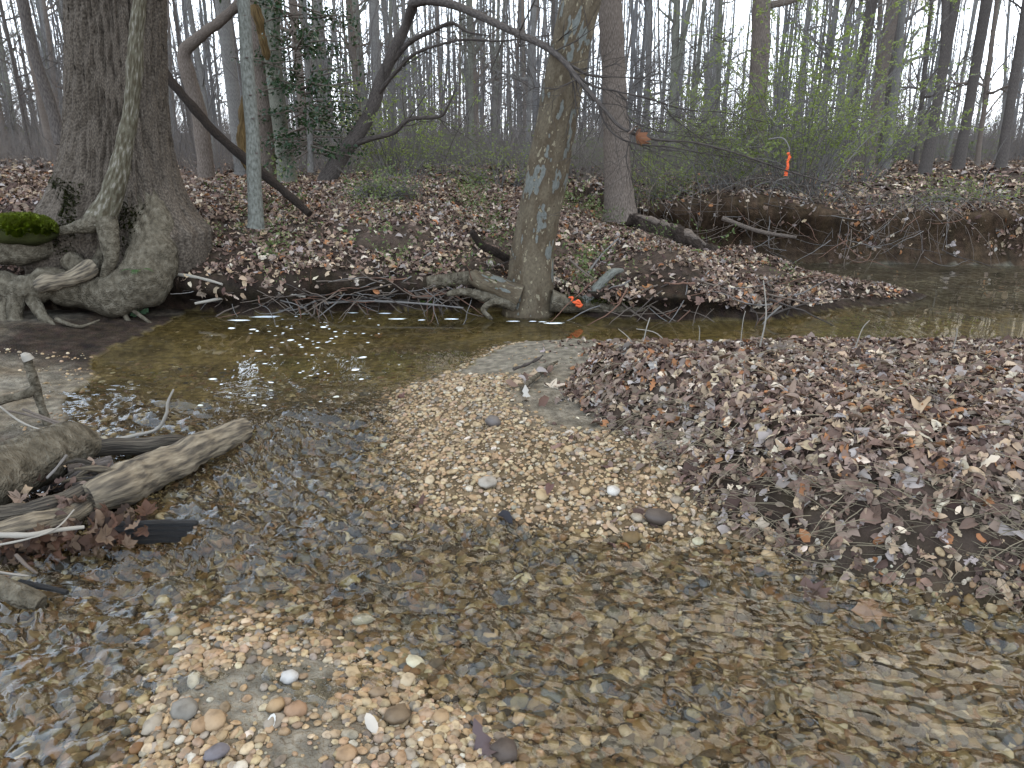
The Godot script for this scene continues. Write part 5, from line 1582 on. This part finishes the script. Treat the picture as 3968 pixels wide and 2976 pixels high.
func make_bits() -> void:
	# orange survey tape
	var t := thing("flagging_tape", "bright orange ribbon hanging from a twig before the green shrub", "ribbon", Vector3(2.24, 1.40, -6.30))
	var mb := MB.new()
	var way := [Vector3(2.15, 1.39, -6.02), Vector3(2.16, 1.37, -6.01), Vector3(2.15, 1.34, -6.02), Vector3(2.15, 1.30, -6.00), Vector3(2.15, 1.27, -6.02), Vector3(2.14, 1.23, -6.00)]
	var half := [0.008, 0.011, 0.01, 0.012, 0.012, 0.013]
	for i in way.size():
		var p: Vector3 = way[i] - t.position
		for s in [-1.0, 1.0]:
			mb.v.append(p + Vector3(s * half[i], 0, 0.006 * s * sin(i * 1.7)))
			mb.n.append(Vector3(0.2 * sin(i * 1.7), 0, 1).normalized())
	for i in way.size() - 1:
		var a := i * 2
		mb.ix.append_array([a, a + 1, a + 3, a, a + 3, a + 2])
	obj("ribbon", mb.commit(), mats.tape_orange, t)
	obj("knot", limb([[Vector3(2.14, 1.39, -6.02), 0.006], [Vector3(2.15, 1.40, -6.02), 0.011], [Vector3(2.16, 1.38, -6.02), 0.006]], 3, 7, 0.004, 40.0, t.position), mats.tape_orange, t)
	tag(obj("bent_twig", limb([[Vector3(2.01, 1.50, -6.10), 0.006], [Vector3(2.10, 1.51, -6.05), 0.006], [Vector3(2.15, 1.44, -6.02), 0.005], [Vector3(2.15, 1.39, -6.02), 0.004]], 5, 6), mats.twig_grey), "pale bent twig that carries the orange ribbon", "twig")
	t = thing("flagging_tape", "crumpled orange tape tied on the mossy root by the leaning trunk", "ribbon", Vector3(0.56, 0.16, -6.40))
	for r in [[Vector3(0.50, 0.18, -6.42), Vector3(0.53, 0.18, -6.40), Vector3(0.52, 0.15, -6.40)], [Vector3(0.53, 0.14, -6.40), Vector3(0.57, 0.14, -6.38), Vector3(0.62, 0.12, -6.38)], [Vector3(0.55, 0.13, -6.39), Vector3(0.58, 0.16, -6.38), Vector3(0.61, 0.13, -6.38)], [Vector3(0.56, 0.12, -6.38), Vector3(0.60, 0.11, -6.37), Vector3(0.62, 0.13, -6.37)]]:
		obj("strip", limb([[r[0], 0.008], [r[1], 0.015], [r[2], 0.006]], 4, 4, 0.008, 40.0, t.position), mats.tape_orange, t)
	# foam on the pool
	var foams := []
	for k in 4:
		var f := MB.new()
		rng.seed = 900 + k
		f.v.append(Vector3(0, 0.16, 0))
		f.n.append(Vector3.UP)
		var cnt := 14
		for ring in 2:
			for i in cnt:
				var a := TAU * i / cnt
				var r := (0.55 if ring == 0 else 1.0) * (1.0 + 0.4 * noise.get_noise_2d(cos(a) * 3.0 + k * 9.0, sin(a) * 3.0))
				f.v.append(Vector3(cos(a) * r, 0.13 if ring == 0 else -0.05, sin(a) * r * 0.6))
				f.n.append(Vector3(cos(a) * (0.3 if ring == 0 else 1.0), 1.0, sin(a) * (0.3 if ring == 0 else 1.0)).normalized())
		for i in cnt:
			var j := (i + 1) % cnt
			f.ix.append_array([0, 1 + i, 1 + j, 1 + i, 1 + cnt + i, 1 + cnt + j, 1 + i, 1 + cnt + j, 1 + j])
		foams.append(f.commit())
	rng.seed = 951
	var flecks := []
	for i in 105:
		# a drifting band down the pool to the head of the riffle
		var u := rng.randf()
		var p := Vector3(-1.69, 0.00, -6.34).lerp(Vector3(-1.38, 0.00, -4.10), u) + Vector3(rng.randfn(0.0, 0.3), 0, rng.randfn(0.0, 0.1))
		flecks.append([p, rng.randf_range(0.007, 0.018) if rng.randf() < 0.88 else 0.03])
	for i in flecks.size():
		var s: float = flecks[i][1]
		var o := obj("foam_fleck", foams[i % 4], mats.foam)
		o.transform = Transform3D(Basis(Vector3.UP, rng.randf_range(-0.5, 0.5)).scaled(Vector3(s, s * 0.8, s)), flecks[i][0])
		tag(o, "small white foam fleck drifting on the pool above the riffle", "foam", "foam flecks on the pool")
	var rafts := [[515,692,0.1,"foam patch caught under the twigs at the pool's left end"], [570,684,0.14,"long foam raft along the bank foot at left"], [640,678,0.12,"foam raft along the bank foot right of the long one"], [760,676,0.06,"foam patch by the bank left of a pair of rafts"], [830,677,0.07,"left one of a pair of foam rafts by the bank"], [858,689,0.08,"right one of a pair of foam rafts by the bank"], [974,689,0.07,"foam raft floating left of the leaning trunk"], [1108,694,0.06,"foam raft right under the leaning trunk"], [1150,694,0.035,"tiny foam spot under the leaning trunk"], [1197,698,0.09,"largest foam raft right of the leaning trunk"], [1172,695,0.04,"small foam raft between the two by the leaning trunk"], [912,691,0.035,"small foam spot between the rafts left of the trunk"]]
	for i in rafts.size():
		var r: Array = rafts[i]
		var o := obj("foam_raft", foams[i % 4], mats.foam)
		var ray := Vector3((float(r[0]) - 1106.0) / 1598.0, 0, 0)
		var at := RAFT_AT[i] as Vector3
		o.transform = Transform3D(Basis.IDENTITY.scaled(Vector3(r[2], 0.02, r[2] * 0.45)), at + ray * 0.0)
		tag(o, r[3], "foam", "foam rafts along the far bank")
	# leaves on the water and lying singly on the gravel
	var lone := [
		[Vector3(1.02, 0.01, -2.19), 0.1, 7, Color(0.12, 0.075, 0.062), Vector3(0.1, 0.8, 0.5), "crumpled dark brown leaf half sunk in the riffle at right"],
		[Vector3(1.21, 0.01, -2.12), 0.14, 1, Color(0.36, 0.22, 0.14), Vector3(0, 1, 0.1), "big tan lobed leaf floating beside the dark sunk one"],
		[Vector3(1.34, 0.01, -2.23), 0.1, 2, Color(0.55, 0.33, 0.12), Vector3(0, 1, 0.1), "small yellow-tan oval leaf floating near the cut bank"],
		[Vector3(1.22, 0.19, -2.82), 0.19, 0, Color(0.6, 0.47, 0.33), Vector3(-0.1, 1, 0.5), "large pale tan leaf lying on the leaf bank above its cut edge"],
		[Vector3(1.87, 0.30, -2.76), 0.2, 1, Color(0.42, 0.27, 0.15), Vector3(-0.3, 0.8, 0.6), "large orange-brown leaf standing up at the right on the leaf bank"],
		[Vector3(1.83, 0.12, -2.58), 0.16, 6, Color(0.62, 0.53, 0.43), Vector3(0.2, 0.7, 0.7), "pale folded leaf upright on the cut bank at right"],
		[Vector3(1.89, 0.12, -2.46), 0.14, 3, Color(0.5, 0.3, 0.18), Vector3(0, 0.8, 0.6), "orange-tan leaf at the right edge on the cut bank"],
		[Vector3(0.16, 0.08, -2.87), 0.07, 8, Color(0.13, 0.07, 0.06), Vector3(0, 1, 0.2), "dark brown leaf on the gravel bar's lower half"],
		[Vector3(-0.40, 0.03, -2.84), 0.09, 9, Color(0.09, 0.05, 0.04), Vector3(0, 1, 0.2), "dark wet leaf at the lower left corner of the gravel bar"],
		[Vector3(-0.67, 0.02, -4.19), 0.07, 7, Color(0.14, 0.07, 0.06), Vector3(0, 1, 0.2), "red-brown leaf stranded at the upper left edge of the gravel"],
		[Vector3(-0.03, 0.02, -2.71), 0.1, 8, Color(0.03, 0.03, 0.035), Vector3(0, 1, 0.3), "black leaf in the water just below the gravel bar"],
		[Vector3(0.18, 0.10, -3.91), 0.1, 8, Color(0.14, 0.08, 0.06), Vector3(0, 0.8, 0.6), "rounded brown leaf standing on edge under the leaf bank"],
		[Vector3(0.08, 0.10, -4.02), 0.14, 9, Color(0.48, 0.43, 0.37), Vector3(0, 1, 0.2), "pale crumpled leaf at the lower end of the sand stick"],
		[Vector3(0.28, 0.08, -3.47), 0.1, 2, Color(0.5, 0.42, 0.34), Vector3(0, 1, 0.1), "pale pointed leaf flat on the gravel near the leaf bank"],
		[Vector3(0.61, 0.07, -3.15), 0.09, 5, Color(0.42, 0.34, 0.28), Vector3(0, 1, 0.1), "grey-tan leaf on the gravel at the foot of the leaf bank"],
		[Vector3(-0.07, 0.04, -1.51), 0.11, 9, Color(0.11, 0.08, 0.08), Vector3(0.2, 1, 0.2), "dark curled leaf at the right tip of the nearest gravel bar"],
		[Vector3(-0.63, 0.05, -1.56), 0.045, 2, Color(0.6, 0.57, 0.52), Vector3(0, 0.8, 0.5), "tiny pale leaf on the sand of the nearest gravel bar"],
		[Vector3(-0.37, 0.05, -1.56), 0.06, 3, Color(0.55, 0.48, 0.4), Vector3(0, 0.8, 0.5), "pale tan leaf among pebbles of the nearest gravel bar"],
	]
	for l in lone:
		var o := obj("fallen_leaf", leaf_meshes[l[2]], tinted(mats.leaf, l[3]))
		rng.seed = int(l[0].x * 777.0) + 31
		o.transform = stand(l[0], l[4], l[1], 0.15)
		tag(o, l[5], "leaf")
	# stones that stand out
	var stones := [
		[Vector3(-0.89, 0.04, -1.63), 0.068, 0, Color(0.24, 0.215, 0.18), "largest grey stone on the nearest gravel bar"],
		[Vector3(-0.79, 0.05, -1.58), 0.062, 5, Color(0.42, 0.29, 0.17), "long orange-tan stone beside the largest grey one"],
		[Vector3(-0.82, 0.04, -1.57), 0.055, 1, Color(0.38, 0.24, 0.13), "round orange stone left of the long orange-tan one"],
		[Vector3(-0.58, 0.04, -1.61), 0.055, 3, Color(0.36, 0.22, 0.13), "large brown-orange stone on the sand of the nearest bar"],
		[Vector3(-0.64, 0.04, -1.63), 0.052, 1, Color(0.42, 0.28, 0.15), "orange stone left of the large brown-orange one"],
		[Vector3(-0.64, 0.05, -1.75), 0.05, 3, Color(0.55, 0.52, 0.48), "white lumpy quartz stone on the nearest gravel bar"],
		[Vector3(-0.31, 0.04, -1.61), 0.075, 2, Color(0.2, 0.14, 0.085), "long dark brown stone on the nearest gravel bar"],
		[Vector3(-0.02, 0.03, -1.50), 0.075, 1, Color(0.1, 0.075, 0.06), "dark round stone at the right tip of the nearest gravel bar"],
		[Vector3(-0.74, 0.04, -1.47), 0.065, 4, Color(0.18, 0.16, 0.17), "flat slate-grey stone in the lower part of the nearest bar"],
		[Vector3(0.60, 0.03, -2.70), 0.09, 5, Color(0.11, 0.085, 0.07), "long dark stone at the lower edge of the gravel bar"],
		[Vector3(0.69, 0.00, -2.30), 0.05, 3, Color(0.1, 0.1, 0.1), "dark round stone standing out of the riffle at right"],
		[Vector3(-0.10, 0.10, -3.63), 0.08, 3, Color(0.17, 0.145, 0.13), "angular dark grey stone on the upper gravel bar"],
		[Vector3(-0.11, 0.09, -2.97), 0.085, 4, Color(0.4, 0.35, 0.29), "flat pale grey stone in the middle of the gravel bar"],
		[Vector3(0.44, 0.06, -2.91), 0.06, 1, Color(0.66, 0.61, 0.54), "white rounded stone near the gravel bar's lower right"],
		[Vector3(-0.59, -0.03, -2.33), 0.075, 0, Color(0.4, 0.33, 0.16), "yellowish stone under water in the middle of the riffle"],
		[Vector3(-0.49, -0.03, -2.07), 0.065, 0, Color(0.5, 0.48, 0.4), "pale grey stone under water above the nearest bar"],
	]
	for s in stones:
		var o := obj("stone", stone_meshes[s[2]], tinted(mats.pebble, s[3]))
		rng.seed = int(s[0].x * 555.0) + 77
		var at: Vector3 = s[0]
		at.y = maxf(ground_y(at.x, at.z) + s[1] * 0.2, at.y - 0.03)
		o.transform = stand(at, Vector3.UP, s[1], 0.3)
		tag(o, s[4], "stone")
	# sticks on the sand
	tag(obj("stick", limb([[Vector3(0.01, 0.10, -4.54), 0.008], [Vector3(0.09, 0.10, -4.63), 0.011], [Vector3(0.17, 0.10, -4.76), 0.009], [Vector3(0.21, 0.10, -4.85), 0.006]], 6, 7, 0.008, 25.0), mats.twig_dark), "short dark mossy stick on the grey sand", "stick")
	t = thing("stick", "brown stick with leaves lying down the sand to the gravel", "stick", Vector3(0.12, 0.10, -4.27))
	obj("stem", limb([[Vector3(0.06, 0.11, -4.11), 0.014], [Vector3(0.12, 0.12, -4.25), 0.016], [Vector3(0.20, 0.12, -4.45), 0.014], [Vector3(0.30, 0.12, -4.65), 0.009]], 6, 8, 0.006, 20.0, t.position), mats.bark_root, t)
	for i in 9:
		var lf := obj("leaf", leaf_meshes[[3, 6, 8, 9][i % 4]], leaf_mats[[0, 2, 4, 7][i % 4]], t)
		lf.transform = stand(Vector3(lerpf(-0.12, 0.12, i / 8.0), 0.03, lerpf(0.1, -0.18, i / 8.0)), Vector3(0, 1, 0.4), rng.randf_range(0.06, 0.1), 0.6)
	# bare stems standing on the leaf bank
	var stems := [
		[[Vector3(1.55, 0.30, -4.50), Vector3(1.58, 0.41, -4.50), Vector3(1.57, 0.54, -4.50), Vector3(1.54, 0.68, -4.50)], 0.006, "tallest pale stem standing on the leaf bank's crest"],
		[[Vector3(1.44, 0.32, -4.50), Vector3(1.44, 0.41, -4.50), Vector3(1.45, 0.49, -4.50)], 0.003, "thin dark stem left of the tallest one on the leaf bank"],
		[[Vector3(0.80, 0.30, -4.40), Vector3(0.82, 0.39, -4.40), Vector3(0.84, 0.47, -4.40)], 0.005, "short forked stem at the left end of the leaf bank's crest"],
		[[Vector3(0.99, 0.32, -4.40), Vector3(0.89, 0.37, -4.40), Vector3(0.76, 0.40, -4.40)], 0.004, "slanting stem leaning left from the leaf bank's crest"],
		[[Vector3(0.78, 0.28, -4.40), Vector3(0.72, 0.34, -4.40), Vector3(0.65, 0.40, -4.40)], 0.004, "pale stem leaning far left off the leaf bank's end"],
		[[Vector3(2.16, 0.30, -4.50), Vector3(2.19, 0.37, -4.50), Vector3(2.23, 0.43, -4.50)], 0.004, "thin stem on the crest before the bright reflections"],
		[[Vector3(1.15, 0.34, -4.40), Vector3(1.15, 0.38, -4.40), Vector3(1.14, 0.42, -4.40)], 0.003, "small curved stem in the middle of the crest"],
		[[Vector3(2.78, 0.30, -4.50), Vector3(2.79, 0.34, -4.50), Vector3(2.78, 0.38, -4.50)], 0.004, "short hooked stem at the right of the crest"],
	]
	for s in stems:
		var rows := []
		for i in s[0].size():
			rows.append([s[0][i], s[1] * (1.0 - 0.5 * i / s[0].size())])
		rows[0][0].y = ground_y(rows[0][0].x, rows[0][0].z) - 0.02
		tag(obj("dry_stem", limb(rows, 5, 6), mats.twig_pale), s[2], "stem", "dry stems on the leaf bank")
	greens()
	dry_grass()

var RAFT_AT := [Vector3(-2.39, 0.00, -6.31), Vector3(-2.21, 0.00, -6.45), Vector3(-1.95, 0.00, -6.56), Vector3(-1.46, 0.00, -6.60), Vector3(-1.16, 0.00, -6.58), Vector3(-1.01, 0.00, -6.36), Vector3(-0.54, 0.00, -6.36), Vector3(0.01, 0.00, -6.27), Vector3(0.18, 0.00, -6.27), Vector3(0.36, 0.00, -6.20), Vector3(0.26, 0.00, -6.25), Vector3(-0.79, 0.00, -6.32)]

func fern(label: String, at: Vector3, size: float, fronds: int, tone: Color) -> void:
	var t := thing("fern", label, "fern", at, "small green plants on the bank")
	var mat := tinted(mats.green_leaf, tone)
	for i in fronds:
		var a := TAU * i / fronds + rng.randf_range(-0.3, 0.3)
		var mb := MB.new()
		var p := Vector3.ZERO
		var d := Vector3(cos(a) * 0.7, 0.9, absf(sin(a)) * 0.7).normalized()
		for k in 14:
			p += d * size / 14.0
			d = (d + Vector3(0, -0.14, 0)).normalized()
			var side := d.cross(Vector3.UP).normalized()
			var l := size * 0.22 * sin(PI * (k + 1.5) / 16.0)
			for s in [-1.0, 1.0]:
				var b := mb.v.size()
				mb.v.append_array([p - d * l * 0.14, p + side * l * s + d * l * 0.25, p + d * l * 0.18])
				var nn: Vector3 = side.cross(d).normalized()
				mb.n.append_array([nn, nn, nn])
				mb.ix.append_array([b, b + 1, b + 2] if s < 0 else [b, b + 2, b + 1])
		obj("frond", mb.commit(), mat, t)

func ivy(label: String, at: Vector3, count: int, spread: float, size: float, tone: Color) -> void:
	var t := thing("ground_ivy", label, "plant", at, "small green plants on the bank")
	var mat := tinted(mats.green_leaf, tone)
	for i in count:
		var o := obj("leaf", leaf_meshes[5], mat, t)
		var p := Vector3(rng.randfn(0, spread), 0, rng.randfn(0, spread * 0.6))
		p.y = ground_y(at.x + p.x, at.z + p.z) - at.y + rng.randf_range(0.02, 0.06)
		o.transform = stand(p, Vector3(0, 0.8, 0.6), size * rng.randf_range(0.7, 1.3), 0.5)

func on_ground(p: Vector3) -> Vector3:
	return Vector3(p.x, ground_y(p.x, p.z), p.z)

func greens() -> void:
	rng.seed = 1212
	fern("dark green fern hanging on the great root's right flank", Vector3(-3.15, 0.43, -6.20), 0.16, 5, Color(0.03, 0.075, 0.02))
	fern("small fern on the bank right of the great root", on_ground(Vector3(-2.74, 0.46, -6.75)), 0.16, 7, Color(0.06, 0.11, 0.03))
	fern("small fern on the bank below the pale sapling", on_ground(Vector3(-2.26, 0.56, -7.00)), 0.14, 7, Color(0.07, 0.11, 0.035))
	fern("small green tuft on the sawn log's left end", on_ground(Vector3(-0.78, 0.34, -6.75)), 0.12, 7, Color(0.1, 0.15, 0.04))
	fern("bright green tuft on the leaf point below the fallen log", on_ground(Vector3(1.83, 0.24, -7.60)), 0.14, 8, Color(0.12, 0.18, 0.05))
	ivy("blue-green ivy leaves among the left tree's roots", Vector3(-3.33, 0.59, -6.30), 14, 0.1, 0.07, Color(0.09, 0.16, 0.09))
	ivy("small green leaves on the bank under the pale sapling", on_ground(Vector3(-2.38, 0.66, -7.05)), 40, 0.3, 0.035, Color(0.08, 0.12, 0.04))
	ivy("small green leaves on the bank left of the leaning trunk", on_ground(Vector3(-1.38, 0.56, -7.30)), 70, 0.4, 0.035, Color(0.09, 0.125, 0.04))
	ivy("small green leaves right beside the leaning trunk", on_ground(Vector3(0.51, 0.65, -7.30)), 30, 0.2, 0.04, Color(0.09, 0.135, 0.04))
	bank_weeds()
	# bright moss on the roots at the left edge
	var t := thing("moss_cushion", "bright yellow-green moss cushion on the roots at the left edge", "moss", Vector3(-4.08, 0.78, -6.22))
	var pad := obj("pad", stone_meshes[3], mats.moss_dark, t)
	pad.scale = Vector3(0.46, 0.3, 0.34)
	var places := []
	for i in 130:
		var d := Vector3(rng.randf_range(-1, 1), rng.randf_range(0.0, 1), rng.randf_range(-0.6, 1)).normalized()
		places.append([d * Vector3(0.285, 0.126, 0.18), d])
	tufts(t, "cushion", places, 0.022, Color(0.42, 0.5, 0.045), 36, 0.03)

func dry_grass() -> void:
	# fine dry stems hanging over the cut edge of the leaf bank
	var t := Node3D.new()
	t.name = "dry_grass"
	add_child(t, true)
	tag(t, "fine dry grass and rootlets hanging over the cut edge of the leaf bank", "grass", "", "stuff")
	for k in 3:
		rng.seed = 1500 + k
		var w := wander(Vector3.ZERO, Vector3(1, 0.35, 0.1), 1.0, 0.009, 0.003, 6, 0.16, -0.1)
		var mb := MB.new()
		mb.tube(w[0], w[1], 3, null, 0.0, false)
		var xf := []
		var col := []
		for i in 2600:
			var x := rng.randf_range(0.35, 2.4)
			var z := rng.randf_range(-3.9, -1.85)
			var m := sd(fields.mound, x, z)
			var edge := m > -0.02 and m < 0.2
			if not edge and rng.randf() > 0.06 or m < -0.05:
				continue
			if x < 0.9 and rng.randf() < 0.6:
				continue
			var s := spot(x, z)
			var l := rng.randf_range(0.08, 0.28)
			var yaw := rng.randf_range(-0.9, 0.9) + (PI if rng.randf() < 0.5 else 0.0)
			xf.append(Transform3D(Basis(Vector3.UP, yaw).rotated(Vector3(1, 0, 0), 0.35).scaled(Vector3(l, l, l)), s[0] + Vector3(0, rng.randf_range(0.0, 0.05), 0)))
			col.append(Color(0.3, 0.25, 0.17).lerp(Color(0.13, 0.105, 0.075), rng.randf()))
		scatter("blade_mass", mb.commit(), mats.twigs, xf, col, t)

func bank_weeds() -> void:
	# low green plants scattered over the far bank
	var t := Node3D.new()
	t.name = "bank_weeds"
	add_child(t, true)
	tag(t, "low green weeds and vines scattered over the leafy far bank", "weeds", "", "stuff")
	var shape := leafy_mesh(777, 60, 0.16, 0.3, 0.016)
	rng.seed = 778
	var xf := []
	var col := []
	for i in 480:
		var x := rng.randf_range(-2.9, 5.5)
		var z := rng.randf_range(-9.9, -6.6)
		var f := maxf(sd(fields.far, x, z), sd(fields.right, x, z))
		if f < 0.15 or x > 1.3 and z < -7.6 or noise_b.get_noise_2d(x * 2.2, z * 2.2) < 0.08:
			continue
		var s := rng.randf_range(0.5, 1.3)
		xf.append(Transform3D(Basis(Vector3.UP, rng.randf() * TAU).scaled(Vector3(s, s, s)), spot(x, z)[0]))
		col.append(Color(0.07, 0.1, 0.03).lerp(Color(0.15, 0.18, 0.06), rng.randf()))
	scatter("weed_mass", shape, mats.green_leaf, xf, col, t)

func _ready() -> void:
	rng.seed = 20170306
	noise.seed = 3
	noise.frequency = 0.5
	noise.fractal_octaves = 3
	noise_b.seed = 8
	noise_b.frequency = 0.5
	noise_b.fractal_octaves = 3
	var cam := Camera3D.new()
	cam.name = "camera"
	cam.fov = 54.9
	cam.near = 0.05
	cam.far = 600.0
	add_child(cam)
	cam.position = Vector3(0, 1.5, 0)
	cam.rotation_degrees = Vector3(-18.3, 0, 0)
	cam.current = true
	var env := Environment.new()
	env.background_mode = Environment.BG_SKY
	var sky_mat := ProceduralSkyMaterial.new()
	sky_mat.sky_top_color = Color(0.83, 0.91, 1.0)
	sky_mat.sky_horizon_color = Color(0.96, 0.98, 1.0)
	sky_mat.sky_curve = 0.2
	sky_mat.ground_bottom_color = Color(0.35, 0.32, 0.3)
	sky_mat.ground_horizon_color = Color(0.8, 0.82, 0.84)
	sky_mat.sky_energy_multiplier = 1.45
	var sky := Sky.new()
	sky.sky_material = sky_mat
	env.sky = sky
	env.tonemap_mode = Environment.TONE_MAPPER_LINEAR
	env.tonemap_exposure = 1.95
	env.sdfgi_enabled = true
	env.ssao_enabled = true
	env.ssil_enabled = true
	var we := WorldEnvironment.new()
	we.name = "environment"
	we.environment = env
	add_child(we)
	var sun := DirectionalLight3D.new()
	sun.name = "sun"
	sun.light_energy = 0.45
	sun.light_color = Color(1.0, 0.97, 0.92)
	sun.light_angular_distance = 50.0
	sun.shadow_enabled = true
	sun.rotation_degrees = Vector3(-58, 152, 0)
	add_child(sun)
	make_materials()
	make_ground()
	make_water()
	make_kinds()
	make_litter()
	make_gravel()
	make_wood()
	make_trees()
	make_shrubs()
	make_jam()
	make_bits()
